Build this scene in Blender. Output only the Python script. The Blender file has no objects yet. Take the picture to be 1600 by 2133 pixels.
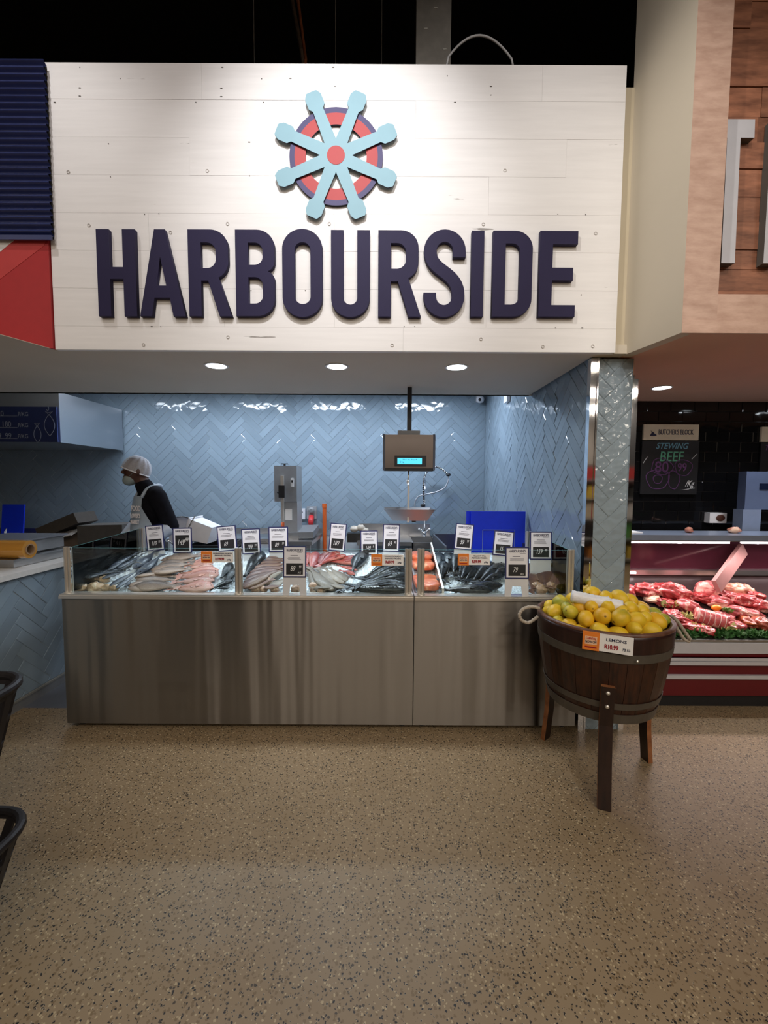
import bpy, bmesh, math, random
from mathutils import Vector, Matrix, noise
random.seed(7)
PI = math.pi
sc = bpy.context.scene
C = sc.collection

# ------------------------------------------------------------------ camera
F_PX, PITCH, ROLL, ZC = 878.0, 0.0658, 0.0056, 1.5
_f = Vector((0, math.cos(PITCH), -math.sin(PITCH))); _r = Vector((1, 0, 0)); _u = _r.cross(_f)
CR = _r*math.cos(ROLL) + _u*math.sin(ROLL); CU = _u*math.cos(ROLL) - _r*math.sin(ROLL); CF = _f
cam = bpy.data.cameras.new('camera'); cam.sensor_fit = 'HORIZONTAL'; cam.sensor_width = 36
cam.lens = F_PX/1600*36; cam.clip_start = 0.05; cam.clip_end = 60
camo = bpy.data.objects.new('camera', cam); C.objects.link(camo)
camo.matrix_world = Matrix(((CR.x, CU.x, -CF.x, 0), (CR.y, CU.y, -CF.y, 0), (CR.z, CU.z, -CF.z, ZC), (0, 0, 0, 1)))
sc.camera = camo

# ------------------------------------------------------------------ light
w = bpy.data.worlds.new('world'); sc.world = w; w.use_nodes = True
w.node_tree.nodes['Background'].inputs[0].default_value = (0.9, 0.8, 0.72, 1)
w.node_tree.nodes['Background'].inputs[1].default_value = 0.035
sc.view_settings.view_transform = 'Standard'; sc.view_settings.look = 'None'
sc.view_settings.gamma = 1; sc.view_settings.use_curve_mapping = False
sc.view_settings.exposure = 0.0

def lamp(name, kind, loc, target, power, color, size=0.3, size_y=None, spot=None, blend=0.6):
    d = bpy.data.lights.new(name, kind); d.energy = power; d.color = color
    if kind == 'AREA':
        d.size = size
        if size_y: d.shape = 'RECTANGLE'; d.size_y = size_y
        else: d.shape = 'DISK'
    else:
        d.shadow_soft_size = size
    if spot: d.spot_size = spot; d.spot_blend = blend
    o = bpy.data.objects.new(name, d); C.objects.link(o); o.location = loc
    o.rotation_euler = (Vector(target)-Vector(loc)).to_track_quat('-Z', 'Y').to_euler()
    return o
WARM = (1, 0.88, 0.74); COOL = (0.72, 0.83, 1.0)
# shop ceiling lamps over the aisle, behind and above the camera
for x, y, p in ((-1.0, -1.9, 44), (1.2, -1.9, 50), (3.6, -1.4, 62), (-2.6, -5.2, 36), (-.4, -5.2, 50), (1.8, -5.2, 50), (4.4, -5.2, 40), (-2.0, -7.8, 50), (.6, -7.8, 50), (3.0, -7.8, 50), (5.4, -5.2, 60), (6.4, -7.4, 70), (-4.9, -1.6, 46)):  # far-right pair set for column glints; far-left one added to light mirrored shelving
    lamp('aisle_lamp', 'AREA', (x, y, 4.3 if x < 5 else 3.7), (x, y, 0), p, WARM, 1.3, 0.2)
# track spots on the plank sign, then unseen ones added to brighten other parts
lamp('sign_and_fill_spot', 'SPOT', (-0.27, 0.55, 4.45), (-0.27, 2.41, 3.08), 225, (1, 0.98, 0.98), 0.05, spot=math.radians(54), blend=1)
lamp('sign_and_fill_spot', 'SPOT', (0.75, 0.2, 4.45), (0.75, 2.41, 2.95), 88, (1, 0.95, 0.94), 0.05, spot=math.radians(78), blend=1)
lamp('sign_and_fill_spot', 'SPOT', (-1.2, 0.2, 4.45), (-1.05, 2.41, 2.8), 66, (1, 0.93, 0.93), 0.05, spot=math.radians(78), blend=1)
lamp('sign_and_fill_spot', 'SPOT', (-0.9, 0.5, 4.4), (1.5, 2.25, 2.85), 150, (1, 0.94, 0.86), 0.05, spot=math.radians(38), blend=1)  # added to brighten the beige return
lamp('sign_and_fill_spot', 'SPOT', (1.5, -0.2, 4.4), (1.9, 2.2, 2.7), 60, (1, 0.93, 0.86), 0.05, spot=math.radians(45), blend=1)  # added so the butcher's planks and frame come out brighter
lamp('sign_and_fill_spot', 'SPOT', (1.1, -0.6, 4.2), (1.34, 2.5, 1.6), 48, (1, 0.96, 0.93), 0.05, spot=math.radians(30), blend=1)  # fill added for the front of the tiled column
lamp('sign_and_fill_spot', 'SPOT', (-2.0, 1.35, 4.6), (-2.0, 2.38, 3.1), 60, (1, 0.96, 0.94), 0.05, spot=math.radians(70), blend=1)  # added for bright lines along the corrugated ridges

# ------------------------------------------------------------------ helpers
def ray(px, py):
    return CR*((px-800)/F_PX) - CU*((py-1066.5)/F_PX) + CF
def UY(px, py, Y): d = ray(px, py); return d*(Y/d.y) + Vector((0, 0, ZC))
def UZ(px, py, z): d = ray(px, py); return d*((z-ZC)/d.z) + Vector((0, 0, ZC))
def UX(px, py, x): d = ray(px, py); return d*(x/d.x) + Vector((0, 0, ZC))

def lin(c):
    return tuple((v/12.92 if v <= .04045 else ((v+.055)/1.055)**2.4) for v in c)
def srgb(r, g, b): return lin((r/255, g/255, b/255))

MATS = {}
def nmat(name):
    m = bpy.data.materials.new(name); m.use_nodes = True; MATS[name] = m
    return m, m.node_tree.nodes, m.node_tree.links, m.node_tree.nodes['Principled BSDF']
def mat(name, col, rough=.5, metal=0, emit=0, ecol=None, var=0, vscale=20, bump=0, bscale=60, spec=None, coat=0, alpha=1, trans=0, aniso=0, stretch=(1, 1, 1)):
    if name in MATS: return MATS[name]
    m, n, l, b = nmat(name)
    b.inputs['Base Color'].default_value = (*col, 1); b.inputs['Roughness'].default_value = rough; b.inputs['Metallic'].default_value = metal
    if spec is not None: b.inputs['Specular IOR Level'].default_value = spec
    if coat: b.inputs['Coat Weight'].default_value = coat; b.inputs['Coat Roughness'].default_value = .08
    if emit: b.inputs['Emission Color'].default_value = (*(ecol or col), 1); b.inputs['Emission Strength'].default_value = emit
    if alpha < 1: b.inputs['Alpha'].default_value = alpha
    if trans: b.inputs['Transmission Weight'].default_value = trans
    if aniso: b.inputs['Anisotropic'].default_value = aniso
    if var or bump:
        tc = n.new('ShaderNodeTexCoord'); mp = n.new('ShaderNodeMapping'); mp.inputs['Scale'].default_value = stretch
        l.new(tc.outputs['Object'], mp.inputs[0])
        if var:
            nz = n.new('ShaderNodeTexNoise'); nz.inputs['Scale'].default_value = vscale; nz.inputs['Detail'].default_value = 6
            l.new(mp.outputs[0], nz.inputs['Vector'])
            r = n.new('ShaderNodeValToRGB'); r.color_ramp.elements[0].position = .3; r.color_ramp.elements[1].position = .7
            r.color_ramp.elements[0].color = (*[c*(1-var) for c in col], 1); r.color_ramp.elements[1].color = (*[min(1, c*(1+var)) for c in col], 1)
            l.new(nz.outputs[0], r.inputs[0]); l.new(r.outputs[0], b.inputs['Base Color'])
        if bump:
            nb = n.new('ShaderNodeTexNoise'); nb.inputs['Scale'].default_value = bscale; nb.inputs['Detail'].default_value = 3
            l.new(mp.outputs[0], nb.inputs['Vector'])
            bp = n.new('ShaderNodeBump'); bp.inputs['Strength'].default_value = bump; bp.inputs['Distance'].default_value = .01
            l.new(nb.outputs[0], bp.inputs['Height']); l.new(bp.outputs[0], b.inputs['Normal'])
    return m

class MB:
    """collects geometry (world or local coordinates) for one mesh object"""
    def __init__(s): s.v = []; s.f = []; s.mi = []
    def add(s, vs, fs, mi=0):
        o = len(s.v); s.v += [Vector(p) for p in vs]; s.f += [tuple(i+o for i in f) for f in fs]; s.mi += [mi]*len(fs); return s
    def box(s, x0, x1, y0, y1, z0, z1, mi=0):
        return s.add([(x0, y0, z0), (x1, y0, z0), (x1, y1, z0), (x0, y1, z0), (x0, y0, z1), (x1, y0, z1), (x1, y1, z1), (x0, y1, z1)],
                     [(0, 3, 2, 1), (4, 5, 6, 7), (0, 1, 5, 4), (1, 2, 6, 5), (2, 3, 7, 6), (3, 0, 4, 7)], mi)
    def obox(s, c, ax, ay, az, hx, hy, hz, mi=0):
        c = Vector(c); ax, ay, az = Vector(ax).normalized()*hx, Vector(ay).normalized()*hy, Vector(az).normalized()*hz
        P = [c+a*ax+b*ay+d*az for d in (-1, 1) for a, b in ((-1, -1), (1, -1), (1, 1), (-1, 1))]
        return s.add(P, [(0, 3, 2, 1), (4, 5, 6, 7), (0, 1, 5, 4), (1, 2, 6, 5), (2, 3, 7, 6), (3, 0, 4, 7)], mi)
    def bar(s, p, q, wx, wy, up=(0, 0, 1), mi=0):
        p, q = Vector(p), Vector(q); d = (q-p); u = Vector(up)
        if abs(d.normalized().dot(u)) > .98: u = Vector((0, 1, 0))
        sx = d.cross(u).normalized(); sy = sx.cross(d).normalized()
        return s.obox((p+q)/2, d, sx, sy, d.length/2, wx/2, wy/2, mi)
    def tube(s, pts, r, n=10, cap=True, mi=0, closed=False):
        pts = [Vector(p) for p in pts]; rs = r if isinstance(r, (list, tuple)) else [r]*len(pts)
        m = len(pts); V = []; prev = None
        for i, p in enumerate(pts):
            if closed: d = pts[(i+1) % m]-pts[i-1]
            else: d = pts[min(i+1, m-1)]-pts[max(i-1, 0)]
            d.normalize()
            if prev is None:
                a = Vector((0, 0, 1)) if abs(d.z) < .9 else Vector((1, 0, 0)); prev = d.cross(a).normalized()
            prev = (prev-d*prev.dot(d)).normalized(); q = d.cross(prev)
            V += [p+(prev*math.cos(2*PI*k/n)+q*math.sin(2*PI*k/n))*rs[i] for k in range(n)]
        Fc = []
        for i in range(m if closed else m-1):
            j = (i+1) % m
            for k in range(n): Fc.append((i*n+k, i*n+(k+1) % n, j*n+(k+1) % n, j*n+k))
        if cap and not closed: Fc += [tuple(range(n-1, -1, -1)), tuple((m-1)*n+k for k in range(n))]
        return s.add(V, Fc, mi)
    def lathe(s, prof, n=24, c=(0, 0, 0), ax=(0, 0, 1), a0=0, a1=2*PI, mi=0):
        az = Vector(ax).normalized(); t = Vector((1, 0, 0)) if abs(az.x) < .9 else Vector((0, 1, 0))
        axx = (t-az*t.dot(az)).normalized(); ay = az.cross(axx); c = Vector(c)
        full = abs(a1-a0-2*PI) < 1e-6; nn = n if full else n+1; V = []
        for r, z in prof:
            for k in range(nn):
                a = a0+(a1-a0)*k/n; V.append(c+axx*(r*math.cos(a))+ay*(r*math.sin(a))+az*z)
        Fc = []
        for i in range(len(prof)-1):
            for k in range(n):
                j = (k+1) % nn
                Fc.append((i*nn+k, i*nn+j, (i+1)*nn+j, (i+1)*nn+k))
        return s.add(V, Fc, mi)
    def ell(s, c, r, n=16, m=10, R=None, mi=0):
        c = Vector(c); V = []; R = R or Matrix.Identity(3)
        for i in range(m+1):
            t = PI*i/m
            for k in range(n):
                a = 2*PI*k/n
                V.append(c+R@Vector((r[0]*math.sin(t)*math.cos(a), r[1]*math.sin(t)*math.sin(a), r[2]*math.cos(t))))
        Fc = [(i*n+k, (i+1)*n+k, (i+1)*n+(k+1) % n, i*n+(k+1) % n) for i in range(m) for k in range(n)]
        return s.add(V, Fc, mi)
    def prism(s, poly, o, ax, ay, t, mi=0):
        """polygon in plane (o, ax, ay), extruded by t along ax x ay (centred start at plane)"""
        o = Vector(o); ax = Vector(ax).normalized(); ay = Vector(ay).normalized(); nz = ax.cross(ay)*t; n = len(poly)
        V = [o+ax*a+ay*b for a, b in poly]; V += [p+nz for p in V]
        return s.add(V, [tuple(range(n-1, -1, -1)), tuple(range(n, 2*n))]+[(k, (k+1) % n, n+(k+1) % n, n+k) for k in range(n)], mi)
    def mesh(s, name, mats, smooth=False, bevel=0, off=None, seg=1):
        off = off or Vector((0, 0, 0))
        bm = bmesh.new(); vs = [bm.verts.new(p-off) for p in s.v]
        for f, mi in zip(s.f, s.mi):
            try: fc = bm.faces.new([vs[i] for i in f]); fc.material_index = mi; fc.smooth = smooth
            except ValueError: pass
        if smooth: bmesh.ops.remove_doubles(bm, verts=bm.verts, dist=1e-6)
        if bevel:
            bmesh.ops.bevel(bm, geom=[e for e in bm.edges if len(e.link_faces) == 2 and e.calc_face_angle(0) > .6], offset=bevel, segments=seg, profile=.6, affect='EDGES')
        bmesh.ops.recalc_face_normals(bm, faces=bm.faces)
        me = bpy.data.meshes.new(name); bm.to_mesh(me); bm.free()
        for m in (mats if isinstance(mats, (list, tuple)) else [mats]): me.materials.append(m)
        return me
    def build(s, name, mats, parent=None, smooth=False, bevel=0, origin=None, seg=1, label=None):
        """world coordinates in; parent is an unrotated Empty, or a part of one"""
        if parent is not None: off = Vector(parent['_o'])
        elif origin is not None: off = Vector(origin)
        else:
            xs = [p.x for p in s.v]; ys = [p.y for p in s.v]; zs = [p.z for p in s.v]
            off = Vector(((min(xs)+max(xs))/2, (min(ys)+max(ys))/2, min(zs)))
        o = bpy.data.objects.new(name, s.mesh(name, mats, smooth, bevel, off, seg)); C.objects.link(o)
        if parent is not None: o.parent = parent; o['_o'] = parent['_o']
        else: o.location = off; o['_o'] = tuple(off)
        if label: o['label'] = label
        return o

def tag(o, label, cat, group=None, kind=None):
    if label: o['label'] = label
    if cat: o['category'] = cat
    if group: o['group'] = group
    if kind: o['kind'] = kind
    return o
def thing(name, label, cat, loc, group=None):
    o = bpy.data.objects.new(name, None); C.objects.link(o); o.location = loc; o['_o'] = tuple(loc); o.empty_display_size = .05
    return tag(o, label, cat, group)
def struct(o): o['kind'] = 'structure'; return o
def localthing(name, label, cat, M, group=None):
    """Empty with a full matrix; its parts use local coordinates"""
    o = thing(name, label, cat, (0, 0, 0), group); o.matrix_world = M; return o
def part(name, me, parent, label=None):
    o = bpy.data.objects.new(name, me); C.objects.link(o); o.parent = parent; o['_o'] = (0, 0, 0)
    if label: o['label'] = label
    return o
def frame(o, x, y, z):
    x, y, z, o = Vector(x), Vector(y), Vector(z), Vector(o)
    return Matrix(((x.x, y.x, z.x, o.x), (x.y, y.y, z.y, o.y), (x.z, y.z, z.z, o.z), (0, 0, 0, 1)))

# text, flat outlines and modifier meshes are turned into meshes together at the end
PEND = []
def pend(name, data, m, parent, M):
    """M: local matrix under parent (or world if no parent)"""
    o = bpy.data.objects.new(name, data); C.objects.link(o)
    if m: data.materials.append(m)
    o.parent = parent; o.matrix_local = M; PEND.append(o); return o
def text(s, size, m, parent, M, name='lettering', xs=1, align='CENTER', shear=0, ext=.0006, bold=0):
    d = bpy.data.curves.new(name, 'FONT'); d.body = s; d.size = size; d.align_x = align; d.align_y = 'CENTER'; d.extrude = ext; d.shear = shear; d.offset = bold
    d.resolution_u = 3
    return pend(name, d, m, parent, M @ Matrix.Diagonal((xs, 1, 1, 1)))
def outline(polys, ext, m, parent, M, name, bevel=0, cyclic=True, stroke=0):
    d = bpy.data.curves.new(name, 'CURVE'); d.dimensions = '3D' if stroke else '2D'
    if stroke: d.bevel_depth = stroke; d.bevel_resolution = 0
    else: d.fill_mode = 'BOTH'; d.extrude = ext; d.bevel_depth = bevel
    for p in polys:
        sp = d.splines.new('POLY'); sp.points.add(len(p)-1); sp.use_cyclic_u = cyclic
        for q, pt in zip(p, sp.points): pt.co = (q[0], q[1], 0, 1)
    return pend(name, d, m, parent, M)
def flush():
    bpy.context.view_layer.update(); dg = bpy.context.evaluated_depsgraph_get(); R = []
    for o in PEND:
        me = bpy.data.meshes.new_from_object(o.evaluated_get(dg), preserve_all_data_layers=False, depsgraph=dg)
        R.append((o.name.split('.')[0], me, o.parent, o.matrix_local.copy(), {k: o[k] for k in ('label', 'category', 'group', 'kind') if k in o.keys()}))
    for o in list(PEND): bpy.data.objects.remove(o)
    PEND.clear()
    for nm, me, par, ML, props in R:
        me.name = nm; n = bpy.data.objects.new(nm, me); C.objects.link(n); n.parent = par; n.matrix_local = ML
        for k, v in props.items(): n[k] = v
def FW(o): return frame(o, (1, 0, 0), (0, 0, 1), (0, -1, 0))   # plane facing the shopper
def rnd(poly, seg=6):
    """polygon of (x, y[, r]) with rounded corners"""
    out = []; n = len(poly)
    for i, p in enumerate(poly):
        r = p[2] if len(p) > 2 else 0; P = Vector(p[:2])
        if r <= 0: out.append(tuple(P)); continue
        A = Vector(poly[i-1][:2])-P; B = Vector(poly[(i+1) % n][:2])-P
        a, b = A.normalized(), B.normalized(); ang = math.acos(max(-1, min(1, a.dot(b)))); t = r/math.tan(ang/2)
        t = min(t, A.length*.5 if len(poly[i-1]) > 2 and poly[i-1][2] > 0 else A.length, B.length*.5 if len(poly[(i+1) % n]) > 2 and poly[(i+1) % n][2] > 0 else B.length); r = t*math.tan(ang/2)
        c = P+(a+b).normalized()*(r/math.sin(ang/2)); s0 = P+a*t-c; s1 = P+b*t-c
        a0 = math.atan2(s0.y, s0.x); da = math.atan2(s1.y, s1.x)-a0
        while da > PI: da -= 2*PI
        while da < -PI: da += 2*PI
        for k in range(seg+1): out.append((c.x+r*math.cos(a0+da*k/seg), c.y+r*math.sin(a0+da*k/seg)))
    return out

# ------------------------------------------------------------------ materials
def m_terrazzo():
    m, n, l, b = nmat('terrazzo')
    tc = n.new('ShaderNodeTexCoord')
    wob = n.new('ShaderNodeTexNoise'); wob.inputs['Scale'].default_value = 180; l.new(tc.outputs['Object'], wob.inputs['Vector'])
    mx = n.new('ShaderNodeMix'); mx.data_type = 'VECTOR'; mx.inputs[0].default_value = .008
    l.new(tc.outputs['Object'], mx.inputs[4]); l.new(wob.outputs['Color'], mx.inputs[5])
    cur = None
    def chips(scale, thr, hi, dist):
        v = n.new('ShaderNodeTexVoronoi'); v.inputs['Scale'].default_value = scale; l.new(mx.outputs[1], v.inputs['Vector'])
        sx = n.new('ShaderNodeSeparateColor'); l.new(v.outputs['Color'], sx.inputs[0])
        a = n.new('ShaderNodeMath'); a.operation = 'LESS_THAN'; a.inputs[1].default_value = thr; l.new(sx.outputs[0], a.inputs[0])
        d = n.new('ShaderNodeMath'); d.operation = 'LESS_THAN'; d.inputs[1].default_value = dist; l.new(v.outputs['Distance'], d.inputs[0])
        k = n.new('ShaderNodeMath'); k.operation = 'MULTIPLY'; l.new(a.outputs[0], k.inputs[0]); l.new(d.outputs[0], k.inputs[1]); return k
    big = n.new('ShaderNodeTexNoise'); big.inputs['Scale'].default_value = 1.3; big.inputs['Detail'].default_value = 5; l.new(tc.outputs['Object'], big.inputs['Vector'])
    r = n.new('ShaderNodeValToRGB'); r.color_ramp.elements[0].position = .3; r.color_ramp.elements[1].position = .75
    r.color_ramp.elements[0].color = (*srgb(130, 111, 84), 1); r.color_ramp.elements[1].color = (*srgb(143, 124, 97), 1); l.new(big.outputs[0], r.inputs[0])
    col = r.outputs[0]
    for sc_, thr, dist, c in ((95, .26, .45, srgb(116, 96, 68)), (120, .12, .45, srgb(172, 154, 122)), (105, .09, .40, srgb(66, 56, 42)), (112, .12, .38, srgb(20, 18, 16)), (165, .06, .5, srgb(200, 188, 166)), (165, .09, .45, srgb(30, 26, 22))):
        k = chips(sc_, thr, 1, dist); q = n.new('ShaderNodeMix'); q.data_type = 'RGBA'
        l.new(k.outputs[0], q.inputs[0]); l.new(col, q.inputs[6]); q.inputs[7].default_value = (*c, 1); col = q.outputs[2]
    l.new(col, b.inputs['Base Color']); b.inputs['Roughness'].default_value = .3; b.inputs['Specular IOR Level'].default_value = .4
    rr = n.new('ShaderNodeMapRange'); rr.inputs[3].default_value = .34; rr.inputs[4].default_value = .55; l.new(big.outputs[0], rr.inputs[0]); l.new(rr.outputs[0], b.inputs['Roughness'])
    return m
def m_tile(name, c, wav=.35, rough=.09, fq=9):
    m, n, l, b = nmat(name)
    oi = n.new('ShaderNodeObjectInfo'); tc = n.new('ShaderNodeTexCoord'); ad = n.new('ShaderNodeVectorMath'); ad.operation = 'ADD'
    sc_ = n.new('ShaderNodeVectorMath'); sc_.operation = 'SCALE'; sc_.inputs[3].default_value = 9
    cb = n.new('ShaderNodeCombineXYZ'); l.new(oi.outputs['Random'], cb.inputs[0]); l.new(oi.outputs['Random'], cb.inputs[1])
    l.new(cb.outputs[0], sc_.inputs[0]); l.new(tc.outputs['Object'], ad.inputs[0]); l.new(sc_.outputs[0], ad.inputs[1])
    nz = n.new('ShaderNodeTexNoise'); nz.inputs['Scale'].default_value = fq; nz.inputs['Detail'].default_value = 1; l.new(ad.outputs[0], nz.inputs['Vector'])
    bp = n.new('ShaderNodeBump'); bp.inputs['Strength'].default_value = wav; bp.inputs['Distance'].default_value = .012
    l.new(nz.outputs[0], bp.inputs['Height']); l.new(bp.outputs[0], b.inputs['Normal'])
    hs = n.new('ShaderNodeHueSaturation'); hs.inputs['Color'].default_value = (*c, 1)
    mr = n.new('ShaderNodeMapRange'); mr.inputs[3].default_value = .9; mr.inputs[4].default_value = 1.1; l.new(oi.outputs['Random'], mr.inputs[0]); l.new(mr.outputs[0], hs.inputs['Value'])
    l.new(hs.outputs[0], b.inputs['Base Color']); b.inputs['Roughness'].default_value = rough
    return m
def m_steel(name, col=(.55, .54, .52), rough=.3, along=(2.2, 2.2, .12), bump=.25, aniso=.0, fine=True):
    m, n, l, b = nmat(name)
    tc = n.new('ShaderNodeTexCoord'); mp = n.new('ShaderNodeMapping'); mp.inputs['Scale'].default_value = along; l.new(tc.outputs['Object'], mp.inputs[0])
    nz = n.new('ShaderNodeTexNoise'); nz.inputs['Scale'].default_value = 3; nz.inputs['Detail'].default_value = 2; l.new(mp.outputs[0], nz.inputs['Vector'])
    bp = n.new('ShaderNodeBump'); bp.inputs['Strength'].default_value = bump; bp.inputs['Distance'].default_value = .05
    l.new(nz.outputs[0], bp.inputs['Height']); last = bp
    if fine:
        mp2 = n.new('ShaderNodeMapping'); mp2.inputs['Scale'].default_value = (1, 1, 220); l.new(tc.outputs['Object'], mp2.inputs[0])
        n2 = n.new('ShaderNodeTexNoise'); n2.inputs['Scale'].default_value = 4; l.new(mp2.outputs[0], n2.inputs['Vector'])
        b2 = n.new('ShaderNodeBump'); b2.inputs['Strength'].default_value = .15; b2.inputs['Distance'].default_value = .001
        l.new(n2.outputs[0], b2.inputs['Height']); l.new(bp.outputs[0], b2.inputs['Normal']); last = b2
    l.new(last.outputs[0], b.inputs['Normal'])
    b.inputs['Base Color'].default_value = (*col, 1); b.inputs['Metallic'].default_value = 1; b.inputs['Roughness'].default_value = rough
    if aniso:
        tg = n.new('ShaderNodeTangent'); tg.direction_type = 'RADIAL'; tg.axis = 'X'; l.new(tg.outputs[0], b.inputs['Tangent']); b.inputs['Anisotropic'].default_value = aniso
    return m
def m_wood(name, c0, c1, scale=6, along=(1, 8, 8), rough=.5, cracks=False, bump=.1, rnd_=.12):
    m, n, l, b = nmat(name)
    oi = n.new('ShaderNodeObjectInfo'); tc = n.new('ShaderNodeTexCoord'); mp = n.new('ShaderNodeMapping'); mp.inputs['Scale'].default_value = along
    cb = n.new('ShaderNodeCombineXYZ')
    mu = n.new('ShaderNodeMath'); mu.operation = 'MULTIPLY'; mu.inputs[1].default_value = 37; l.new(oi.outputs['Random'], mu.inputs[0])
    for k in range(3): l.new(mu.outputs[0], cb.inputs[k])
    l.new(cb.outputs[0], mp.inputs['Location']); l.new(tc.outputs['Object'], mp.inputs[0])
    nz = n.new('ShaderNodeTexNoise'); nz.inputs['Scale'].default_value = scale; nz.inputs['Detail'].default_value = 8; nz.inputs['Roughness'].default_value = .6; l.new(mp.outputs[0], nz.inputs['Vector'])
    r = n.new('ShaderNodeValToRGB'); r.color_ramp.elements[0].position = .3; r.color_ramp.elements[1].position = .68
    r.color_ramp.elements[0].color = (*c0, 1); r.color_ramp.elements[1].color = (*c1, 1); l.new(nz.outputs[0], r.inputs[0]); col = r.outputs[0]
    if cracks:
        mp2 = n.new('ShaderNodeMapping'); mp2.inputs['Scale'].default_value = (.9, 9, 9); l.new(cb.outputs[0], mp2.inputs['Location']); l.new(tc.outputs['Object'], mp2.inputs[0])
        n2 = n.new('ShaderNodeTexNoise'); n2.inputs['Scale'].default_value = 4; n2.inputs['Detail'].default_value = 4; l.new(mp2.outputs[0], n2.inputs['Vector'])
        r2 = n.new('ShaderNodeValToRGB'); e = r2.color_ramp.elements; e[0].position = .735; e[1].position = .76
        e[0].color = (0, 0, 0, 1); e[1].color = (1, 1, 1, 1); l.new(n2.outputs[0], r2.inputs[0])
        q = n.new('ShaderNodeMix'); q.data_type = 'RGBA'; l.new(r2.outputs[0], q.inputs[0]); l.new(col, q.inputs[6]); q.inputs[7].default_value = (.3, .28, .26, 1); col = q.outputs[2]
    hs = n.new('ShaderNodeHueSaturation'); l.new(col, hs.inputs['Color']); mr = n.new('ShaderNodeMapRange'); mr.inputs[3].default_value = 1-rnd_; mr.inputs[4].default_value = 1+rnd_
    l.new(oi.outputs['Random'], mr.inputs[0]); l.new(mr.outputs[0], hs.inputs['Value']); l.new(hs.outputs[0], b.inputs['Base Color'])
    if bump:
        bp = n.new('ShaderNodeBump'); bp.inputs['Strength'].default_value = bump; bp.inputs['Distance'].default_value = .004; l.new(nz.outputs[0], bp.inputs['Height']); l.new(bp.outputs[0], b.inputs['Normal'])
    b.inputs['Roughness'].default_value = rough
    return m
def m_glass(name, tint=(.93, .98, .97), refl=.06):
    m, n, l, b = nmat(name); n.remove(b)
    out = n['Material Output']; t = n.new('ShaderNodeBsdfTransparent'); t.inputs[0].default_value = (*tint, 1)
    g = n.new('ShaderNodeBsdfGlossy'); g.inputs['Roughness'].default_value = .02
    fr = n.new('ShaderNodeFresnel'); fr.inputs[0].default_value = 1.35
    mx = n.new('ShaderNodeMixShader'); l.new(fr.outputs[0], mx.inputs[0]); l.new(t.outputs[0], mx.inputs[1]); l.new(g.outputs[0], mx.inputs[2]); l.new(mx.outputs[0], out.inputs[0])
    return m
def m_fish(name, back, side, belly, rough=.25, H=.12, metal=.0):
    """colour runs from back to belly over the fish itself (local y), with mottling"""
    m, n, l, b = nmat(name)
    tc = n.new('ShaderNodeTexCoord'); sp = n.new('ShaderNodeSeparateXYZ'); l.new(tc.outputs['Object'], sp.inputs[0])
    nz = n.new('ShaderNodeTexNoise'); nz.inputs['Scale'].default_value = 11; nz.inputs['Detail'].default_value = 7; nz.inputs['Roughness'].default_value = .7; l.new(tc.outputs['Object'], nz.inputs['Vector'])
    a = n.new('ShaderNodeMath'); a.operation = 'MULTIPLY_ADD'; l.new(nz.outputs[0], a.inputs[0]); a.inputs[1].default_value = .2; l.new(sp.outputs[1], a.inputs[2])
    mr = n.new('ShaderNodeMapRange'); mr.inputs[1].default_value = -H*.9+.1; mr.inputs[2].default_value = H*.65+.1; l.new(a.outputs[0], mr.inputs[0])
    r = n.new('ShaderNodeValToRGB'); e = r.color_ramp.elements; e[0].position = 0; e[0].color = (*belly, 1); e[1].position = 1; e[1].color = (*back, 1); k = e.new(.5); k.color = (*side, 1)
    l.new(mr.outputs[0], r.inputs[0])
    oi = n.new('ShaderNodeObjectInfo'); hs = n.new('ShaderNodeHueSaturation'); m2 = n.new('ShaderNodeMapRange'); m2.inputs[3].default_value = .58; m2.inputs[4].default_value = .95
    l.new(oi.outputs['Random'], m2.inputs[0]); l.new(m2.outputs[0], hs.inputs['Value']); l.new(r.outputs[0], hs.inputs['Color']); l.new(hs.outputs[0], b.inputs['Base Color'])
    b.inputs['Roughness'].default_value = rough; b.inputs['Metallic'].default_value = metal; b.inputs['Coat Weight'].default_value = .15; b.inputs['Coat Roughness'].default_value = .2; b.inputs['Specular IOR Level'].default_value = .35
    n3 = n.new('ShaderNodeTexNoise'); n3.inputs['Scale'].default_value = 45; l.new(tc.outputs['Object'], n3.inputs['Vector'])
    bp = n.new('ShaderNodeBump'); bp.inputs['Strength'].default_value = .25; bp.inputs['Distance'].default_value = .01; l.new(n3.outputs[0], bp.inputs['Height']); l.new(bp.outputs[0], b.inputs['Normal'])
    return m
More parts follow.
